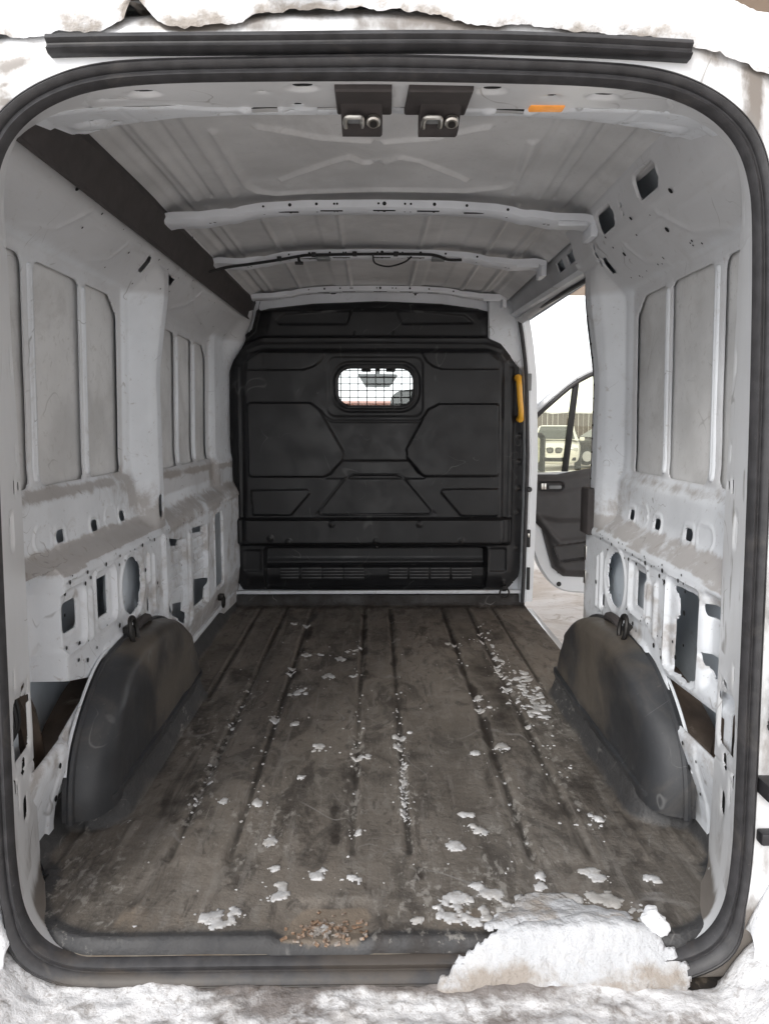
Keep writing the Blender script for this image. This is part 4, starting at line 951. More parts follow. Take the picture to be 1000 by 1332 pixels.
def l_dirt(U, V, H):
    return np.maximum(.55 * np.exp(-(np.abs(V - 1.56) / .05) ** 2) * (np.abs(U) < .6) * (.6 + fbm(U * 5, V * 5, 3)), 1.0 * sst(-pol(U, V, FL['hole'], .0) / .02) * .9)
liner = hf('floor_liner', -XF, XF + .03, 1.47, 4.505, .0075, lambda U, V, H: (U, V, H), liner_h, liner_sdf, M['liner'], van, {'salt': l_salt, 'dark': l_dark, 'groove': l_groove, 'edge': l_edge, 'dirt': l_dirt}, rim=.012)
liner['label'] = 'worn brown-black rubber floor liner with lengthwise grooves'
mb = MB(); mb.box((0, 3.03, -.055), (.93, 1.48, .02), .004); mb.build('floor_pan', M['inner'], van)
mb = MB(); mb.box((.945, 3.72, -.10), (.022, .76, .075), .012); ss = mb.build('side_step', M['vanwhite'], van)

# ---- wheel arch boxes ------------------------------------------------------
OUT = [(1.868, .060), (1.878, .150), (1.915, .242), (2.015, .335), (2.145, .404), (2.31, .427), (2.48, .428), (2.63, .412), (2.78, .375), (2.90, .30), (2.99, .19), (3.045, .07)]
INN = [(1.985, .060), (2.005, .150), (2.050, .255), (2.110, .335), (2.190, .374), (2.33, .385), (2.47, .383), (2.60, .374), (2.710, .352), (2.805, .288), (2.90, .185), (2.985, .060)]
def arch(sg):
    O = resample(catmull(OUT, 5), 60); I = resample(catmull(INN, 5), 60)
    prof = [(0., 0.), (0.01, .12), (.04, .30), (.09, .48), (.16, .64), (.27, .77), (.42, .87), (.62, .945), (.84, .985), (1.06, 1.0)]
    rows = []
    for t, xx in prof: rows.append((O * (1 - t) + I * t, xx))
    ctr = np.array([2.50, .06])
    for k in (.85, .65, .45, .25, .05):
        J = rows[len(prof) - 1][0]; Q = ctr + (J - ctr) * np.array([k, k if k > .8 else k]); Q[:, 1] = np.maximum(Q[:, 1], .045); rows.append((Q, 1.0 + .05 * (1 - k) * .6))
    v = []; f = []; n = 60
    for Q, xx in rows:
        for i, (y, z) in enumerate(Q):
            x = .848 - .112 * xx - .016 * fbm(np.array(y * 5.), np.array(z * 5. + sg), 3) * min(1, xx * 1.5) - .006 * math.exp(-((z - .30 + .04 * (y - 2.4)) / .02) ** 2) * (xx > .8)
            # broad vertical fold between the end face and the side
            x += .006 * math.exp(-((y - 2.17) / .02) ** 2) * (xx > .9) * 0
            v.append((sg * float(x), float(y), float(z)))
    for r_ in range(len(rows) - 1):
        for i in range(n - 1): f.append((r_ * n + i, r_ * n + i + 1, (r_ + 1) * n + i + 1, (r_ + 1) * n + i))
    me = pymesh('wheel_arch_cover', v, f, True, 60)
    bm = bmesh.new(); bm.from_mesh(me); bmesh.ops.recalc_face_normals(bm, faces=bm.faces); bm.to_mesh(me); bm.free()
    at = me.attributes.new('dirt', 'FLOAT', 'POINT'); V_ = np.array(v)
    d = .75 * sst((V_[:, 1] - 2.12) / .25) * (.7 + 1.2 * fbm(V_[:, 1] * 4 + 3 * sg, V_[:, 2] * 5, 3)) * sst((V_[:, 2] - .02) / .1) + .25 * sst((V_[:, 2] - .3) / .1)
    at.data.foreach_set('value', np.clip(d, 0, 1).astype(np.float32))
    o = link('wheel_arch_cover', me, M['arch'], van)
    o['label'] = 'left black plastic wheel arch cover' if sg < 0 else 'right black plastic wheel arch cover'
    # flange rim against the wall
    mb = MB(); E = [(sg * .838 + .0, y - .008 * (1 if y < 2.5 else -1), z + .008) for y, z in resample(catmull(OUT, 5), 40) if z > .17 or y > 2.5]
    mb.tube(E, .0045, 6); mb.build('arch_flange', M['inner'], van)
    mb = MB(); mb.tube([(sg * .826, y + .004, z - .004) for y, z in resample(catmull(OUT, 5), 40)], .011, 7); mb.build('wall_lip', M['arch'], o)
    # moulded base lip
    B = [(sg * .80, 1.900, .085), (sg * .755, 1.945, .088), (sg * .742, 2.00, .09), (sg * .738, 2.2, .092), (sg * .736, 2.6, .092), (sg * .738, 2.93, .09), (sg * .75, 3.01, .088)]
    mb = MB(); mb.tube(catmull([(sg * .845, 1.878, .088)] + B, 6), .013, 6); mb.build('base_lip', M['arch'], o)
    # tie-down ring with its bracket on top of the arch
    mb = MB(); mb.box((sg * .815, 2.36, .405), (.020, .03, .018), .005); mb.box((sg * .822, 2.37, .43), (.012, .02, .03), .004)
    tb = mb.build('tie_down_ring', M['iron'], van)
    c = Vector((sg * .795, 2.345, .452)); ringp = [(c.x + sg * .006 * math.sin(a), c.y + .030 * math.cos(a), c.z + .042 * math.sin(a)) for a in np.linspace(0, 2 * math.pi, 20, endpoint=False)]
    mb = MB(); mb.tube(ringp, .008, 8, closed=True); mb.build('ring', M['iron'], tb)
    mb = MB(); mb.tube(catmull([(sg * .83, 2.44, .415), (sg * .82, 2.47, .440), (sg * .815, 2.54, .442), (sg * .82, 2.60, .42)], 5), [.008, .014, .016, .016, .016, .016, .016, .016, .016, .016, .016, .015, .014, .012, .010, .008], 8); mb.build('ring_cap', M['trim'], van)
for sg in (-1, 1): arch(sg)
for x, y, z in ((-.83, 3.86, .20), (.775, 4.43, .115)):     # front lashing rings
    mb = MB(); mb.box((x, y, z), (.014, .02, .016), .004); t = mb.build('tie_down_ring', M['iron'], van)
    sx = 1 if x < 0 else 0
    rp = [(x + .028 * math.cos(a) * (1 - sx) + .012 * sx, y + (.028 * math.cos(a) if sx else -.02), z - .025 + .028 * math.sin(a)) for a in np.linspace(0, 2 * math.pi, 18, endpoint=False)]
    MB().tube(rp, .006, 7, closed=True).build('ring', M['iron'], t)
# stitched edge trim between left wall and liner
mb = MB(); mb.box((-.872, 3.80, .105), (.010, .68, .012), .004); mb.build('edge_trim', M['inner'], van)

# ---- doorway seal, outer rear face -----------------------------------------
P0 = r0[:-1]
def seal_pt(i, o):
    a = P0[(i - 1) % len(P0)]; b = P0[(i + 1) % len(P0)]; t = (b - a) / np.linalg.norm(b - a); return P0[i] + np.array([t[1], -t[0]]) * o
secp = [(-.004, .0), (-.003, -.012), (.004, -.022), (.011, -.019), (.0145, -.0135), (.017, -.0135), (.022, -.024), (.030, -.027), (.0335, -.023), (.0350, -.0205), (.0365, -.022), (.041, -.018), (.045, -.006), (.045, .004)]
v = []; f = []; sd_ = []; N = len(P0); n = len(secp)
for i in range(N):
    low = float(sst((.10 - P0[i][1]) / .10)); wob = 1 + .05 * math.sin(i * .35) * math.sin(i * .083)
    for o, h in secp:
        q = seal_pt(i, o * wob * (.86 + .50 * low)); v.append((q[0], 1.485 + h * (1 + .1 * low) - .010 * low * (o / .045), q[1])); sd_.append(float(sst((.0 - P0[i][1]) / .03)) * .9)
for i in range(N):
    j = (i + 1) % N
    for k in range(n - 1): f.append((i * n + k, i * n + k + 1, j * n + k + 1, j * n + k))
me = pymesh('door_seal', v, f, True, 50)
bm = bmesh.new(); bm.from_mesh(me); bmesh.ops.recalc_face_normals(bm, faces=bm.faces); bm.to_mesh(me); bm.free()
a_ = me.attributes.new('dirt', 'FLOAT', 'POINT'); V_ = np.array(v); a_.data.foreach_set('value', np.clip(np.array(sd_) * (.50 + 1.8 * fbm(V_[:, 0] * 6, V_[:, 2] * 30, 4)), 0, 1).astype(np.float32))
sealo = link('door_seal', me, M['rubber'], van); sealo['label'] = 'black double-ridged rubber seal all round the rear doorway'
# outer rear face between the seal and the body edge
half2 = [(0, -.11), (.45, -.11), (.66, -.11), (.80, -.11), (.90, -.11), (.965, -.09), (.985, .10), (.995, .30), (1.0, .56), (.985, .98), (.968, 1.30), (.945, 1.52), (.925, 1.66), (.90, 1.74), (.86, 1.80), (.80, 1.835), (.68, 1.862), (.52, 1.885), (.25, 1.90), (0, 1.905)]
r2 = ring(np.array(half2, float)); dd = np.linspace(0, 1, len(r0))
def ext(U, V, H):
    s = U / RL; k = np.interp(U, d_, dd)
    a0 = [np.interp(U, d_, r0[:, i]) for i in range(2)]; a2 = [np.interp(k, dd, r2[:, i]) for i in range(2)]
    t = V; x = a0[0] * (1 - t) + a2[0] * t; z = a0[1] * (1 - t) + a2[1] * t
    y = 1.492 - .012 * sst(t / .25) + .10 * np.clip(t - .72, 0, 1) ** 1.6 * 3 + H
    return x, y, z
def ext_dirt(U, V, H):
    x, y, z = ext(U, V, 0.)
    d = sst((np.abs(x) - .56) / .16) * sst((z - 1.55) / .12)
    st = np.clip(.62 + 3.0 * fbm(x * 34, z * 3.0, 4), 0, 1.5)
    c = d * np.minimum(st, 1.1) * .72 + .45 * (x > .775) * (z < 1.1) * np.clip(.5 + 2.4 * fbm(x * 20, z * 9, 4), 0, 1)
    c = np.maximum(c, .95 * np.exp(-((z - 1.815 + .35 * np.maximum(np.abs(x) - .60, 0)) / .020) ** 2) * sst((np.abs(x) - .50) / .12) * (.8 + 1.2 * fbm(x * 12, z * 12, 3)))
    c = np.maximum(c, 1.0 * (z < .02) + .8 * (z < .10) * (.75 + 1.0 * fbm(x * 9, z * 20, 3)))
    c = np.maximum(c, .9 * sst((z - 1.838) / .012) * (.5 + 1.8 * fbm(x * 8, z * 20, 4)) * (np.abs(x) < .62))
    return c
hf('rear_face', 0, RL, 0.02, 1, .02, ext, lambda U, V: .002 * fbm(U * 5, V * 8, 3), None, M['white'], van, {'dirt': ext_dirt}, flip=False) if False else None
nu, nv = 420, 26
Vg, Ug = np.meshgrid(np.linspace(.03, 1, nv), np.linspace(0, RL, nu), indexing='ij')
Xg, Yg, Zg = ext(Ug, Vg, .002 * fbm(Ug * 5, Vg * 8, 3))
vv = np.stack([Xg.ravel(), Yg.ravel(), Zg.ravel()], 1); ff = []
for j in range(nv - 1):
    for i in range(nu - 1): ff.append((j * nu + i, j * nu + i + 1, (j + 1) * nu + i + 1, (j + 1) * nu + i))
me = pymesh('rear_face', vv, ff, True, 60); a = me.attributes.new('dirt', 'FLOAT', 'POINT'); a.data.foreach_set('value', np.clip(ext_dirt(Ug, Vg, 0).ravel(), 0, 1).astype(np.float32))
bm = bmesh.new(); bm.from_mesh(me); bmesh.ops.recalc_face_normals(bm, faces=bm.faces); bm.to_mesh(me); bm.free()
link('rear_face', me, M['white'], van, label='dirty white outer edge of the rear doorway')
# rain strip above the doorway
xs = np.linspace(-.615, .575, 50); v = []; f = []; sec = [(.0, .002), (.0, -.020), (.006, -.030), (.012, -.024), (.016, -.024), (.022, -.032), (.030, -.028), (.034, -.020), (.034, .002)]
for x in xs:
    zb = 1.806 + .004 * math.sin(x * 7) * .5 - .012 * (abs(x) / .6) ** 2
    for a_, h in sec: v.append((x, 1.482 + h, zb + a_))
n = len(sec)
for i in range(49):
    for k in range(n - 1): f.append((i * n + k, i * n + k + 1, (i + 1) * n + k + 1, (i + 1) * n + k))
f.append(tuple(range(n))); f.append(tuple(range(49 * n, 50 * n))[::-1])
mb = MB(); mb.add(v, f); mb.build('rain_strip', M['rubber'], van, sharp=50, label='black rubber rain strip above the doorway')
# high brake light
mb = MB(); mb.box((-.145, 1.462, 1.905), (.068, .016, .010), .004); bl = mb.build('brake_light', M['wire'], van); MB().box((-.145, 1.444, 1.907), (.060, .006, .007), .002).build('lens', M['red'], bl)
# outer roof
hf('outer_roof', -.80, .80, 1.48, 5.70, .04, lambda U, V, H: (U, V, np.interp(np.abs(U), [0, .3, .52, .68, .80], [1.950, 1.945, 1.930, 1.905, 1.862]) - .045 * sst((1.60 - V) / .13) + H), lambda U, V: .006 * sst(np.sin(U * 24) * 2 + .5), None, M['vanwhite'], van)
# right-hand hinge, wiring boot and door check beyond the seal
mb = MB(); mb.box((.822, 1.455, .36), (.030, .030, .018), .006); mb.box((.860, 1.43, .36), (.03, .05, .026), .006); mb.cyl((.835, 1.44, .32), (.835, 1.44, .40), .014, 10, .003); mb.build('hinge', M['blackpart'], van)
bt = [(.855 + .004 * math.sin(k), 1.462 - .004 * k, .50 + .016 * k) for k in range(9)]
mb = MB(); pts = []; rad = []
for k in range(33): t = k / 32; pts.append((.826 + .012 * t, 1.462 - .03 * t, .48 + .15 * t)); rad.append(.026 if k % 2 else .020)
mb.tube(pts, rad, 10); mb.build('wiring_boot', M['rubber'], van)
mb = MB(); mb.box((.832, 1.470, .755), (.030, .016, .05), .008); mb.box((.83, 1.468, .245), (.030, .014, .014), .005); mb.build('tail_lamp_housing', M['blackpart'], van, kind='stuff')
for sg in (-1, 1):
    mb = MB(); mb.box((sg * .94, 1.475, .52), (.045, .022, .30), .015); tl = mb.build('tail_lamp', M['red'], van)

# ---- sill strip and bumper -------------------------------------------------
def sill_h(U, V): return -.016 - .008 * sst((1.490 - V) / .012) + .004 * fbm(U * 7, V * 30, 3)
hf('sill_strip', -.67, .67, 1.478, 1.53, .0085, lambda U, V, H: (U, V, H), sill_h, None, M['sillpaint'], van, {'dirt': lambda U, V, H: np.clip(.80 + 1.6 * fbm(U * 5, V * 18, 4) + .4 * (np.abs(U + .05) < .2) + .55 * (U > .2), 0, 1)})
def bump_z(U, V): return -.096 - .25 * sst((1.30 - V) / .16) * .6 
hf('rear_bumper', -1.01, 1.01, 1.02, 1.50, .012, lambda U, V, H: (U, V - .0 * U * U + .10 * np.clip(np.abs(U) - .80, 0, 1) * 2, H), bump_z, None, M['sillrub'], van)
mb = MB(); mb.box((0, 1.20, -.45), (1.0, .16, .16), .03); mb.build('bumper_skirt', M['trim'], van)

# ---- latch strikers and lamp in the header ---------------------------------
def latch(x0, x1, xo0, xo1):
    xc = (x0 + x1) / 2
    mb = MB(); mb.prism([(xo0, 1.515), (xo1, 1.515), (xo1 + .003, 1.685), (xo0 - .003, 1.685)], lambda a, b, d: (a, b, float(np.interp(b, [1.49, 1.66, 1.70], [1.7605, 1.784, 1.789])) - d), -.004, .009, .004); base = mb.build('latch_base', M['trim'], van)
    mb = MB(); P = [(1.568, 1.769), (1.69, 1.784), (1.702, 1.772), (1.704, 1.748), (1.694, 1.737), (1.664, 1.737), (1.603, 1.766)]
    mb.prism(P, lambda a, b, d: (d, a, b), x0, x1, .004); hs_ = mb.build('latch_housing', M['trim'], base)
    fy = 1.612; 
    # recess face looks down and back towards the door
    f0 = Vector((xc, 1.634, 1.7513)); nrm = Vector((0, -.43, -.90)).normalized(); ax = Vector((1, 0, 0)); ay = nrm.cross(ax).normalized()
    if ay.y < 0: ay = -ay
    def q(a, b, h): return f0 + ax * a + ay * b + nrm * h
    mb = MB(); mb.tube(catmull([q(-.034, .018, .004), q(-.035, -.004, .012), (q(-.030, -.016, .014)), q(-.014, -.018, .015), q(-.002, -.016, .014), q(.001, -.004, .012), q(.001, .016, .004)], 5), .0052, 8); mb.build('striker', M['steel'], hs_)
    mb = MB(); mb.box(q(-.016, .002, .001), (.014, .012, .004), .002); mb.build('striker_plate', M['grey'], hs_)
    a_ = q(.024, .0, .0); b_ = q(.024, .0, .014); mb = MB(); mb.cyl(a_, b_, .015, 16, .003); mb.build('roller', M['steel'], hs_)
    mb = MB(); mb.cyl(q(.024, 0, .0145), q(.024, 0, .0165), .008, 12); mb.build('roller_pin', M['iron'], hs_)
    for k in range(5): pass
latch(-.083, .003, -.091, .020)
latch(.081, .165, .053, .178)
mb = MB(); mb.box((.350, 1.652, 1.783), (.037, .016, .005), .004); mb.build('interior_lamp', M['amber'], van)

# ================================================================== CAB AND PASSENGER DOOR
hf('cab_roof', -.80, .80, 4.54, 5.62, .08, lambda U, V, H: (U, V, 1.86 - .10 * (np.abs(U) / .8) ** 4 - .10 * sst((V - 5.2) / .45)), None, None, M['grey'], van)
mb = MB(); mb.box((0, 6.02, .86), (.88, .36, .14), .05); mb.box((0, 6.25, 1.00), (.86, .14, .03), .02); mb.build('dashboard', M['card'], van)
mb = MB(); v = [(-.86, 5.62, 1.74), (.86, 5.62, 1.74), (.90, 6.45, 1.06), (-.90, 6.45, 1.06)]; mb.add(v, [(0, 1, 2, 3)]); mb.build('windscreen', M['glass_screen'], van, smooth=False)
for sg in (-1, 1):
    mb = MB(); mb.tube([(sg * .86, 5.60, 1.75), (sg * .91, 6.47, 1.05)], .045, 8); mb.build('windscreen_pillar', M['vanwhite'], van)
hf('bonnet', -.92, .92, 6.42, 7.2, .06, lambda U, V, H: (U, V, 1.03 - .35 * ((V - 6.42) / .78) ** 2 - .15 * np.clip(np.abs(U) - .7, 0, 1)), None, None, M['vanwhite'], van)
mb = MB(); mb.box((0, 7.15, .25), (.92, .07, .42), .04); mb.build('front_panel', M['vanwhite'], van)
for sg in (-1, 1): MB().box((sg * .96, 6.45, .25), (.03, .75, .55), .02).build('front_wing', M['vanwhite'], van)
mb = MB(); mb.box((0, 5.5, -.12), (.93, .95, .03), .01); mb.build('cab_floor', M['trim'], van)
P = catmull([(-.135, 1.475), (-.10, 1.482), (.11, 1.482), (.155, 1.476), (.15, 1.455), (.105, 1.395), (.09, 1.386), (-.07, 1.386), (-.085, 1.395)], 4, True)
mb = MB(); mb.prism([tuple(p) for p in P], lambda a, b, d: (a, d, b), 5.66, 5.60, .006); rv = mb.build('rear_view_mirror', M['grey'], van)
MB().box((.02, 5.595, 1.40), (.016, .006, .008), .002).build('mirror_lever', M['wire'], rv); MB().tube([(.01, 5.64, 1.47), (.01, 5.70, 1.60)], .018, 8).build('mirror_stalk', M['wire'], rv)
for x in (-.075, .105): MB().box((x, 5.52, 1.515), (.035, .02, .025), .008).build('visor_clip', M['wire'], van)
MB().box((-.45, 5.55, 1.60), (.26, .01, .075), .008).build('sun_visor', M['grey'], van); MB().box((.45, 5.55, 1.60), (.26, .01, .075), .008).build('sun_visor', M['grey'], van)
for sx, w in ((.32, .23), (-.48, .23)):
    mb = MB(); mb.box((sx, 4.92, .80), (w, .07, .36), .04); mb.box((sx, 5.15, .42), (w, .28, .09), .05); st = mb.build('seat', M['seat'], van)
    P = catmull([(sx - w + .005, 1.20), (sx - w + .01, 1.29), (sx - .13, 1.335), (sx + .13, 1.335), (sx + w - .01, 1.29), (sx + w - .005, 1.20)], 4)
    mb = MB(); mb.prism([tuple(p) for p in P], lambda a, b, d: (a, d, b), 4.98, 4.88, .02); mb.build('headrest', M['seat'], st)
# passenger door, swung open
DY = 5.30
dout = catmull([(1.06, .62), (1.07, .42), (1.13, .22), (1.20, .05), (1.32, -.085), (1.50, -.125), (1.95, -.135), (2.05, -.08), (2.08, .4), (2.08, .80)], 5)
dout = [tuple(p) for p in dout] + [(1.10, .76)]
mb = MB(); mb.prism(dout, lambda a, b, d: (a, d, b), DY + .10, DY + .01, .012); door = mb.build('passenger_door', M['vanwhite'], van, label='open front passenger door with dark trim card')
fr = catmull([(1.02, 1.06), (1.113, 1.160), (1.25, 1.285), (1.38, 1.395), (1.48, 1.455), (1.56, 1.485), (1.75, 1.515), (1.98, 1.515), (2.06, 1.47), (2.09, 1.2), (2.08, .78)], 5)
mb = MB(); mb.tube([(x, DY + .055, z + .015) for x, z in fr], .032, 8); mb.build('window_frame', M['vanwhite'], door)
mb = MB(); mb.tube([(x + .012, DY + .030, z - .012) for x, z in fr], .016, 8); mb.build('window_seal', M['rubber'], door)
mb = MB(); mb.tube([(1.43, DY + .05, 1.44), (1.362, DY + .05, .745)], .024, 8); mb.build('window_divider', M['wire'], door)
gp = [(1.06, .74)] + [(x, z) for x, z in fr[2:]] 
mb = MB(); mb.prism([(float(a), float(b)) for a, b in gp], lambda a, b, d: (a, d, b), DY + .058, DY + .062); mb.build('window_pane', M['glass_door'], door, smooth=False)
CP = [(1.085, .745), (1.30, .745), (1.40, .765), (1.60, .80), (2.04, .82), (2.05, .10), (1.95, .02), (1.50, .005), (1.36, .012), (1.285, .07), (1.245, .20), (1.20, .36), (1.10, .46)]
def card_h(U, V):
    s = pol(U, V, CP); H = .02 + .025 * sst(-s / .05)
    H += emb(pol(U, V, [(1.05, .60), (1.30, .60), (1.60, .66), (2.1, .70), (2.1, .46), (1.60, .45), (1.30, .44), (1.05, .50)], .02), .018, .05)
    H += emb(rr(U, V, 1.245, .668, .095, .030, .028), -.022, .012)
    H += bead(lin(U, V, [(1.0, .50), (1.14, .46), (1.24, .34), (1.32, .26), (1.7, .30), (2.1, .34)]), .035, .018)
    H += emb(pol(U, V, [(1.30, .22), (1.62, .27), (1.62, .17), (1.34, .13)], .012), -.030, .015)
    H += emb(np.abs(pol(U, V, [(1.30, .22), (1.62, .27), (1.62, .17), (1.34, .13)], .02)) - .003, .008, .008)
    return H
card = hf('door_card', 1.05, 2.08, -.02, .84, .008, lambda U, V, H: (U, DY + .012 - H, V), card_h, lambda U, V: -pol(U, V, CP, .006), M['card'], door, rim=.04)
mb = MB(); mb.box((1.275, DY - .045, .662), (.045, .007, .012), .005); mb.build('door_handle', M['grey'], card)
mb = MB(); mb.box((1.185, DY - .034, .668), (.008, .005, .022), .002); mb.box((1.205, DY - .034, .668), (.008, .005, .022), .002); mb.build('lock_button', M['steel'], card, kind='stuff')
MB().cyl((1.335, DY + .012, -.055), (1.335, DY + .004, -.055), .018, 12, .003).build('grommet', M['wire'], door)
P = rpath(1.09, 1.275, .70, 1.045, .05, 6)
mb = MB(); mb.prism(P, lambda a, b, d: (a, d, b), DY + .36, DY + .27, .02); mi = mb.build('door_mirror', M['blackpart'], door)
mb = MB(); mb.prism(rpath(1.10, 1.226, .812, 1.018, .03, 6), lambda a, b, d: (a, d, b), DY + .27, DY + .262); mb.build('mirror_pane', M['mirrorglass'], mi, smooth=False)
mb = MB(); mb.prism(rpath(1.10, 1.226, .722, .774, .02, 5), lambda a, b, d: (a, d, b), DY + .27, DY + .262); mb.build('blind_spot_pane', M['mirrorglass'], mi, smooth=False)

# ================================================================== SURROUNDINGS
def wheel(parent, x, y, r, w):
    mb = MB(); pts = []
    mb.tube([(x - w, y, r), (x - w * .98, y, r), (x - w * .7, y, r), (x + w * .7, y, r), (x + w * .98, y, r), (x + w, y, r)], [r * .62, r * .9, r, r, r * .9, r * .62], 24); t = mb.build('tyre', M['tyre'], parent)
    sx = 1 if x > 0 else -1
    mb = MB(); mb.cyl((x + sx * w * .8, y, r), (x + sx * w * 1.02, y, r), r * .62, 20, .01); mb.build('rim', M['rim'], t)
def suv(loc, rz, paint, label, dark=False):
    """passenger car, nose towards local -y; built from cross-sections"""
    e = empty('parked_car', loc, label, 'car'); e.rotation_euler.z = rz
    L = [(-2.30, .66, .30, .70, .78), (-2.22, .80, .24, .84, .86), (-2.0, .88, .22, .96, .90), (-1.6, .905, .22, 1.03, .93), (-1.05, .92, .22, 1.09, .96), (-.6, .925, .22, 1.10, .98), (.6, .925, .22, 1.12, .98), (1.6, .915, .24, 1.14, .98), (2.1, .88, .28, 1.12, .96), (2.28, .80, .36, 1.0, .90)]
    v = []; f = []; n = 12
    for y, w, zb, zt, zs in L:
        ringp = [(-.5 * w, zb), (-.93 * w, zb + .06), (-1.0 * w, zb + .30), (-1.0 * w, zs - .18), (-.97 * w, zs - .03), (-.80 * w, zt - .02), (.80 * w, zt - .02), (.97 * w, zs - .03), (1.0 * w, zs - .18), (1.0 * w, zb + .30), (.93 * w, zb + .06), (.5 * w, zb)]
        if y < -1.0: ringp[5] = (-.70 * w, zt - .015); ringp[6] = (.70 * w, zt - .015)
        v += [(a, y, b) for a, b in ringp]
    for i in range(len(L) - 1):
        for k in range(n): f.append((i * n + k, i * n + (k + 1) % n, (i + 1) * n + (k + 1) % n, (i + 1) * n + k))
    f.append(tuple(range(n))[::-1]); f.append(tuple((len(L) - 1) * n + k for k in range(n)))
    mb = MB(); mb.add(v, f); body = mb.build('body', paint, e, sharp=50)
    sm = body.modifiers.new('round', 'SUBSURF'); sm.levels = 2; sm.render_levels = 2
    C_ = [(-1.05, .80, 1.08, 1.09), (-.55, .70, 1.08, 1.42), (-.2, .66, 1.08, 1.58), (.5, .66, 1.08, 1.62), (1.3, .64, 1.08, 1.58), (1.8, .66, 1.08, 1.36), (2.1, .74, 1.08, 1.12)]
    v = []; f = []; n = 6
    for y, w, zb, zt in C_:
        v += [(-.88 * .98, y, zb), (-w, y, zt - .03), (-w * .8, y, zt), (w * .8, y, zt), (w, y, zt - .03), (.88 * .98, y, zb)]
    for i in range(len(C_) - 1):
        for k in range(n - 1): f.append((i * n + k, i * n + k + 1, (i + 1) * n + k + 1, (i + 1) * n + k))
    mb = MB(); mb.add(v, f); mb.build('roof', paint, e, sharp=50)
    # windows proud of the cabin shell
    ws = [(-.66, -1.035, 1.115), (.66, -1.035, 1.115), (.55, -.30, 1.545), (-.55, -.30, 1.545)]
    MB().add([(a, b - .012, c + .012) for a, b, c in ws], [(0, 1, 2, 3)]).build('windscreen', M['carglass'], e) if False else None
    m2 = MB(); m2.add([(-.70, -1.03, 1.13), (.70, -1.03, 1.13), (.62, -.57, 1.43), (.58, -.24, 1.588), (-.58, -.24, 1.588), (-.62, -.57, 1.43)], [(0, 1, 2, 3, 4, 5)]); m2.build('windscreen', M['carglass'], e, smooth=False)
    for sx in (-1, 1):
        for y0, y1 in ((-.50, .38), (.46, 1.35)):
            m2 = MB(); m2.add([(sx * .868, y0 - .18 * (y0 < 0), 1.13), (sx * .868, y1, 1.13), (sx * .712, y1 - .02, 1.50), (sx * .712, y0 + .18 * (y0 < 0), 1.50)], [(0, 1, 2, 3)]); m2.build('side_window', M['carglass'], e, smooth=False)
        MB().box((sx * .97, -.72, 1.12), (.09, .05, .065), .03).build('wing_mirror', paint, e)
        MB().box((sx * .66, -2.16, .78), (.155, .10, .055), .025, ).build('headlight', M['lamp'], e)
        MB().box((sx * .66, -2.215, .44), (.10, .05, .06), .02).build('fog_lamp', M['wire'], e)
        k = MB(); k.prism(catmull([(sx * .04, .66), (sx * .05, .84), (sx * .26, .84), (sx * .29, .76), (sx * .22, .65)], 4, True).tolist(), lambda a, b, d: (a, d, b), -2.22, -2.315, .012); g = k.build('grille', M['chrome'], e)
        k = MB(); k.prism(catmull([(sx * .055, .67), (sx * .06, .83), (sx * .25, .83), (sx * .275, .755), (sx * .215, .66)], 4, True).tolist(), lambda a, b, d: (a, d, b), -2.30, -2.322); g2_ = k.build('grille_mesh', M['wire'], g)
        for q in range(5): MB().box((sx * (.09 + .035 * q), -2.328, .75), (.005, .006, .068)).build('grille_bar', M['chrome'], g2_)
        for y in (-1.45, 1.45): wheel(e, sx * .83, y, .36, .12)
    MB().box((0, -2.29, .42), (.48, .03, .075), .03).build('air_intake', M['wire'], e)
    MB().box((0, -2.335, .535), (.26, .01, .055), .004).build('number_plate', M['plate'], e)
    return e
suv((7.0, 28.6, -.60), R(-15), M['carpaint'], 'pale car with a twin grille parked beyond the open passenger door')
d2 = suv((9.9, 31.2, -.60), R(-80), M['darkcar'], 'dark car side-on behind the pale car')
# fence with panels and posts
fn = empty('board_fence', (0, 36, -.62), 'dark brown board fence with snow along its top, behind the parked cars', 'fence')
board = MB().box((0, 0, 1.12), (.118, .015, 1.12), .006); bme = pymesh('board', board.v, board.f); bme.materials.append(M['fence'])
for k in range(64):
    o = link('board', bme, None, fn); o.location = (2 + k * .25, random.uniform(-.02, .02), random.uniform(-.03, .03))
for k in range(7): o = MB().box((2 + k * 2.6, .10, 1.15), (.06, .06, 1.15), .01).build('post', M['fence'], fn)
mb = MB(); mb.tube([(1.8 + .4 * k, .02, 2.27 + .03 * math.sin(k * 1.7)) for k in range(42)], [.09 + .025 * math.sin(k * 2.3) for k in range(42)], 8); mb.build('snow_cap', M['snow'], fn)
# canopy on the right; unseen stretch behind the camera added to dim sky light
cn = empty('canopy', (8.0, 5.7, -.62), 'beige flat canopy roof on the right, with an added unseen stretch that dims the sky light', 'canopy')
for k in range(22):
    MB().box((-6.25 + .59 * k + .0, 0, 5.0), (.290, 13.7, .03), .006).build('soffit_board', M['soffit'], cn)
MB().box((0, 0, 5.16), (6.6, 13.8, .12), .02).build('roof_slab', M['soffit'], cn)
for y in (-12.5, 13.0): MB().box((6.2, y, 2.5), (.12, .12, 2.5), .02).build('column', M['fence'], cn)
# buildings ahead of the van, seen through the cab
b1 = empty('far_building', (1, 62, -.62), 'low yellowish far building with a red-brown roof edge, just visible through the bulkhead window', 'building')
MB().box((0, 0, 1.55), (6, 4, 1.55), .05).build('wall', M['beige'], b1)
MB().box((0, 0, 3.25), (6.3, 4.3, .16), .05).build('roof', M['brick'], b1)
MB().box((0, -4.06, .5), (5.9, .05, .5), .02).build('plinth', M['brick'], b1)

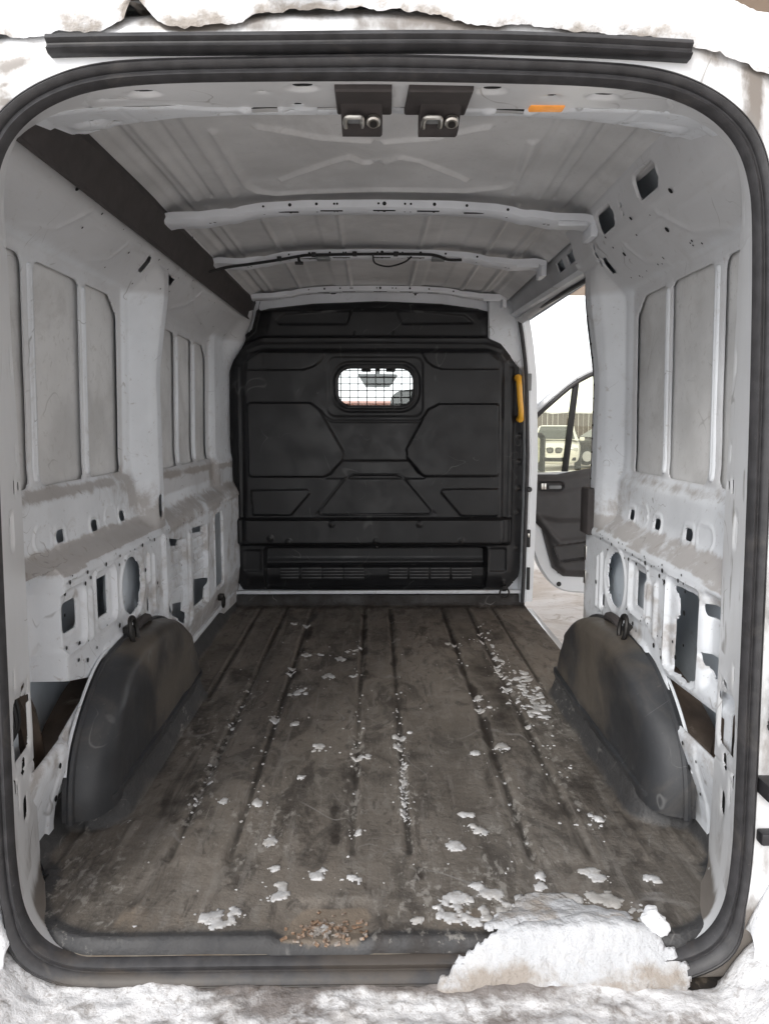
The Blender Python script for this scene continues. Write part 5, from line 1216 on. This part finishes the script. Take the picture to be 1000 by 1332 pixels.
# ================================================================== SNOW
def snow_sheet(name, x0, x1, y0, y1, step, base, sd, thick, m, label, cat='snow', edge=.03, dirt=None, seed=0., lump=.35, rimk=.004, rag=1.):
    """snow lying on a surface: thickness rises from a ragged rim"""
    def hol(U, V): return -sd(U, V) + rag * (.020 * fbm(U * 22 + seed, V * 22, 3) + .010 * fbm(U * 70 + seed, V * 70, 2))
    def hgt(U, V):
        s = np.clip(hol(U, V), 0, 10)
        t = thick * (1 - np.exp(-s / edge)) * (1 + lump * 2 * fbm(U * 13 + seed, V * 13, 4) + lump * .6 * fbm(U * 50, V * 50, 2))
        return base(U, V) + np.maximum(t, .0) + rimk
    def ph(U, V, H): return U, V, H
    at = {'dirt': dirt} if dirt else {}
    o = hf(name, x0, x1, y0, y1, step, ph, hgt, hol, m, None, at, rim=rimk + .004, sharp=180)
    o.location.x = VX; o['label'] = label; o['category'] = cat; o['kind'] = 'stuff'
    return o
# surfaces under the snow near the sill
def low_base(U, V):
    z = np.where(V > 1.50, .010, 0.)
    z = np.interp(V, [1.20, 1.43, 1.446, 1.458, 1.470, 1.480, 1.49, 1.51, 1.53, 1.60], [-.096, -.094, -.072, -.046, -.018, .004, .014, .018, .015, .010])
    return z
pile_core = lambda U, V: np.minimum(pol(U, V, [(.11, 1.430), (.14, 1.45), (.20, 1.475), (.28, 1.50), (.36, 1.530), (.45, 1.547), (.53, 1.535), (.57, 1.505), (.60, 1.480), (.64, 1.462), (.665, 1.448), (.64, 1.428), (.45, 1.418), (.25, 1.420)], .0), 1)
snow_sheet('sill_snow', .06, .74, 1.30, 1.60, .0048, lambda U, V: low_base(U, V) + .0 * U, pile_core, .019, M['sillsnow'], 'thin heap of white snow lying across the right half of the sill', rag=1.35, lump=.9, edge=.030, dirt=lambda U, V, H: .95 * sst((1.474 - V) / .035) * (.50 + 1.9 * fbm(U * 7, V * 40, 4)), seed=3.)
snow_sheet('floor_snow', .22, .60, 1.48, 1.68, .0045, lambda U, V: np.interp(V, [1.48, 1.53, 1.56, 1.6], [.024, .018, .010, .007]) + 0 * U, lambda U, V: pol(U, V, [(.24, 1.50)] + FL['thin'][:6] + [(.56, 1.50)], .004) + .05 * fbm(U * 16, V * 16, 4) + .006, .006, M['sillsnow'], 'thin slushy snow on the liner just inside the sill heap', edge=.012, dirt=lambda U, V, H: .55 * sst((fbm(U * 14, V * 14, 4) + .12) / .25), seed=7., lump=.6)
def bump_sd(U, V):
    return -(.075 + .36 * fbm(U * 3.1 + 5, V * 8, 5))
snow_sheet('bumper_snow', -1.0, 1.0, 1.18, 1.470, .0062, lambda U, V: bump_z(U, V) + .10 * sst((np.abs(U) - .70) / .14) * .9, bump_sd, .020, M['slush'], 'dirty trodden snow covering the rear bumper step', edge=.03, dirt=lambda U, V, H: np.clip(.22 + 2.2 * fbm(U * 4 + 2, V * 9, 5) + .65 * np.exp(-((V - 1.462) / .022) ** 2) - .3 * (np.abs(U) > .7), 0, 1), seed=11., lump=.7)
# corner heaps beside the seal
def corner(sx):
    def sd(U, V): return np.maximum(.79 - U * sx, np.maximum(U * sx - 1.0, 1.25 - V))
    bz_ = lambda U, V: np.interp(U * sx, [.76, .80, .86, 1.0], [-.10, -.06, .03, .10]) + .10 * sst((V - 1.40) / .05)
    snow_sheet('corner_snow', .72 if sx > 0 else -1.03, 1.03 if sx > 0 else -.72, 1.22, 1.478, .007, bz_, sd, .05, M['snow'], 'snow packed on the right bumper corner beside the seal' if sx > 0 else 'snow packed on the left bumper corner beside the seal', edge=.04, seed=5. + sx, dirt=lambda U, V, H: .5 * sst((fbm(U * 9, V * 9, 4) - .05) / .2))
corner(1); corner(-1)
# roof snow: a thick uneven slab with a lumpy edge over the rear of the roof
def roof_snow():
    xs = np.linspace(-.93, .93, 300); nr = 34; v = []; rows = []
    def edge_z(x): return np.interp(x, [-.93, -.69, -.52, -.475, -.455, -.43, -.40, -.27, -.23, -.02, .10, .16, .30, .49, .60, .745, .93], [1.79, 1.832, 1.836, 1.862, 1.90, 1.872, 1.846, 1.85, 1.876, 1.88, 1.876, 1.856, 1.852, 1.836, 1.818, 1.765, 1.68])
    for j in range(nr):
        t = j / (nr - 1)
        row = []
        for x in xs:
            ez = float(edge_z(x)) + .014 * float(fbm(np.array(x * 14), np.array(1.), 4)); g = .85 if abs(x + .455) < .03 else 1.
            th = .105 * (1 + .9 * float(fbm(np.array(x * 4.), np.array(t * 3 + 2.), 3))) * (1 - .9 * math.exp(-((x + .458) / .020) ** 2)) * (1 - .55 * math.exp(-((x + .14) / .10) ** 2))
            if t < .5:
                a = t / .5 * math.pi / 2
                y = 1.470 - .018 * math.sin(a * 2) * g + .055 * (1 - math.cos(a)); z = ez + th * math.sin(a)
            else:
                q = (t - .5) / .5; y = 1.525 + q * 3.9; z = ez + th + .06 * min(1, q * 6) - .02 * (1 - min(1, q * 6)) * 0
            nzv = .030 * float(fbm(np.array(x * 16 + 3), np.array(t * 7.), 4)) * math.sin(math.pi * min(1, t * 1.9 + .05)) + .010 * float(fbm(np.array(x * 60), np.array(t * 26.), 3))
            row.append((x, y - nzv * (1 if t < .5 else 0), z + nzv * .6))
        rows.append(row)
    v = [p for r_ in rows for p in r_]; n = len(xs); f = []
    for j in range(nr - 1):
        for i in range(n - 1): f.append((j * n + i, j * n + i + 1, (j + 1) * n + i + 1, (j + 1) * n + i))
    me = pymesh('roof_snow', v, f, True, 180); a = me.attributes.new('dirt', 'FLOAT', 'POINT'); V_ = np.array(v)
    tt = np.repeat(np.arange(nr) / (nr - 1), n)
    d = .75 * sst((.14 - tt) / .14) * (.6 + 1.8 * fbm(V_[:, 0] * 18, tt * 8, 4)) + .9 * np.exp(-((V_[:, 0] + .458) / .022) ** 2) * (tt < .5)
    a.data.foreach_set('value', np.clip(d, 0, 1).astype(np.float32))
    o = link('roof_snow', me, M['snow'], None, label='thick white snow slab overhanging the rear edge of the roof', cat='snow', kind='stuff'); o.location.x = VX
roof_snow()
# crumbs of snow and ice scattered on the liner
M['ice'] = mat('icy_crumbs', (.50, .50, .505), .5, var=(30., .25), blotch=[(9., .48, .62, (.36, .34, .31), .6), (60., .5, .62, (.34, .32, .30), .6)], bump=[(120., .5, .003)])
cb = MB(); rc = random.Random(3)
ico = bmesh.new(); bmesh.ops.create_icosphere(ico, subdivisions=2, radius=1); icv = [v.co.copy() for v in ico.verts]; icf = [[v.index for v in f.verts] for f in ico.faces]; ico.free()
def crumb(x, y, r, flat=.45):
    h = float(liner_h(np.array([[x]]), np.array([[y]]))[0, 0])
    el = rc.uniform(.82, 1.22); a = rc.uniform(0, 3.14); ca, sa = math.cos(a), math.sin(a)
    vs = []
    ph = [rc.uniform(0, 6.3) for _ in range(4)]
    for c in icv:
        k = r * (1 + .22 * math.sin(3 * c.x + ph[0]) * math.cos(2.6 * c.y + ph[1]) + .14 * math.sin(5 * c.y + ph[2] + 2 * c.z)) * rc.uniform(.90, 1.10); px, py = c.x * k * el, c.y * k / el
        vs.append((x + px * ca - py * sa, y + px * sa + py * ca, h + r * .15 + c.z * k * flat))
    cb.add(vs, icf)
pts_ = []
for P in FL['crumbs']:
    (x, y) = P[0]
    for k in range(rc.randint(2, 4)): pts_.append((x + rc.gauss(0, .014), y + rc.gauss(0, .022), rc.uniform(.006, .015)))
    for k in range(rc.randint(3, 6)): crumb(x + rc.gauss(0, .020), y + rc.gauss(0, .026), rc.uniform(.0015, .0042), .4)
for P in FL['crumbs2'] + FL['crumbs3']:
    (x, y) = P[0]; pts_.append((x, y, rc.uniform(.012, .020)))
    for k in range(2): pts_.append((x + rc.gauss(0, .018), y + rc.gauss(0, .008), rc.uniform(.004, .010)))
    for k in range(rc.randint(3, 6)): crumb(x + rc.gauss(0, .020), y + rc.gauss(0, .012), rc.uniform(.0012, .0036), .4)
for k in range(34): pts_.append((.074 + rc.gauss(0, .006), rc.uniform(1.95, 2.40), rc.uniform(.003, .008)))
for k in range(26): pts_.append((rc.uniform(.60, .68) , rc.uniform(2.70, 3.25), rc.uniform(.006, .020)))
for k in range(40): pts_.append((.565 + rc.gauss(0, .018), rc.uniform(2.6, 3.9), rc.uniform(.004, .011)))
for k in range(26): pts_.append((rc.uniform(.12, .40), 1.56 + abs(rc.gauss(0, .05)), rc.uniform(.005, .014)))
for k in range(14): pts_.append((-.55 + rc.gauss(0, .015), rc.uniform(2.0, 3.2), rc.uniform(.003, .007)))
def frost_sd(U, V):
    d = np.full(U.shape, -1.)
    for x, y, r_ in pts_:
        m_ = (np.abs(U - x) < .09) & (np.abs(V - y) < .09)
        if m_.any(): d[m_] = np.maximum(d[m_], r_ - np.hypot(U[m_] - x, (V[m_] - y) * .85))
    return -(d + .026 * fbm(U * 55, V * 55, 4) + .014 * fbm(U * 160, V * 160, 2))
snow_sheet('frost_flakes', -.70, .70, 1.50, 4.10, .0055, lambda U, V: liner_h(U, V) + .0005, frost_sd, .0036, M['ice'], 'ragged flakes of frozen snow stuck along the grooves of the liner', edge=.006, seed=21., lump=.8, rimk=.0012, rag=.3)
for k in range(170):
    x = rc.choice([-.545, -.39, -.0755, .0755, .39, .545, .58, .62]) + rc.gauss(0, .012); y = rc.uniform(1.85, 4.1) if x > .3 else rc.uniform(1.8, 3.0)
    crumb(x, y, rc.uniform(.0015, .006))
for k in range(90): crumb(rc.uniform(-.65, .65), rc.uniform(1.53, 3.8), rc.uniform(.0012, .004))
for k in range(80): crumb(.075 + rc.gauss(0, .006), rc.uniform(1.98, 2.38), rc.uniform(.0015, .004), .3)
for k in range(60): crumb(rc.uniform(.15, .62), 1.53 + abs(rc.gauss(0, .05)), rc.uniform(.002, .008))
for k in range(50): crumb(rc.uniform(.60, .68), rc.uniform(2.75, 3.25), rc.uniform(.003, .012), .25)
o = cb.build('snow_crumbs', M['ice'], None, smooth=True, sharp=60, label='small crumbs of snow and ice scattered over the floor liner', cat='snow', kind='stuff'); o.location.x = VX
# patch of grit and wood chips in the worn dip of the liner
gb = MB()
for k in range(95):
    x = max(-.215, min(-.035, rc.gauss(-.115, .045))); y = min(1.60, max(1.485, rc.gauss(1.528, .028))); h = float(liner_h(np.array([[x]]), np.array([[y]]))[0, 0])
    gb.box((x, y, h + .003), (rc.uniform(.002, .009), rc.uniform(.0015, .004), rc.uniform(.001, .003)), 0, __import__('mathutils').Euler((rc.uniform(-.4, .4), rc.uniform(-.4, .4), rc.uniform(0, 3.1))).to_matrix())
M['chips'] = mat('wood_chips', (.20, .13, .085), .8, var=(60., .6), blotch=[(25., .45, .6, (.30, .28, .26), .9)])
o = gb.build('floor_grit', M['chips'], None, smooth=False, label='patch of brown grit and chips in the worn dip at the front of the liner', cat='grit', kind='stuff'); o.location.x = VX
# loose lump standing on the sill heap
def ball(name, x, y, z, r, label):
    bm = bmesh.new(); bmesh.ops.create_icosphere(bm, subdivisions=4, radius=1)
    for v in bm.verts:
        c = v.co; k = 1 + 1.0 * float(fbm(np.array(c.x * 1.5 + 4), np.array(c.y * 1.5 + c.z * 1.2), 4)) - .2 * max(0, c.z - .4) ; v.co = Vector((c.x * r[0] * k, c.y * r[1] * k, c.z * r[2] * k))
    me = bpy.data.meshes.new(name); bm.to_mesh(me); bm.free(); me.polygons.foreach_set('use_smooth', [True] * len(me.polygons))
    o = link(name, me, M['snow'], None, label=label, cat='snow', kind='stuff'); o.location = (x + VX, y, z)
ball('snow_lump', .602, 1.515, .020, (.030, .034, .030), 'single white snow lump standing at the right end of the sill heap')

ball('snow_wedge', .805, 1.600, .020, (.022, .085, .045), 'wedge of snow caught between the liner and the right door pillar')
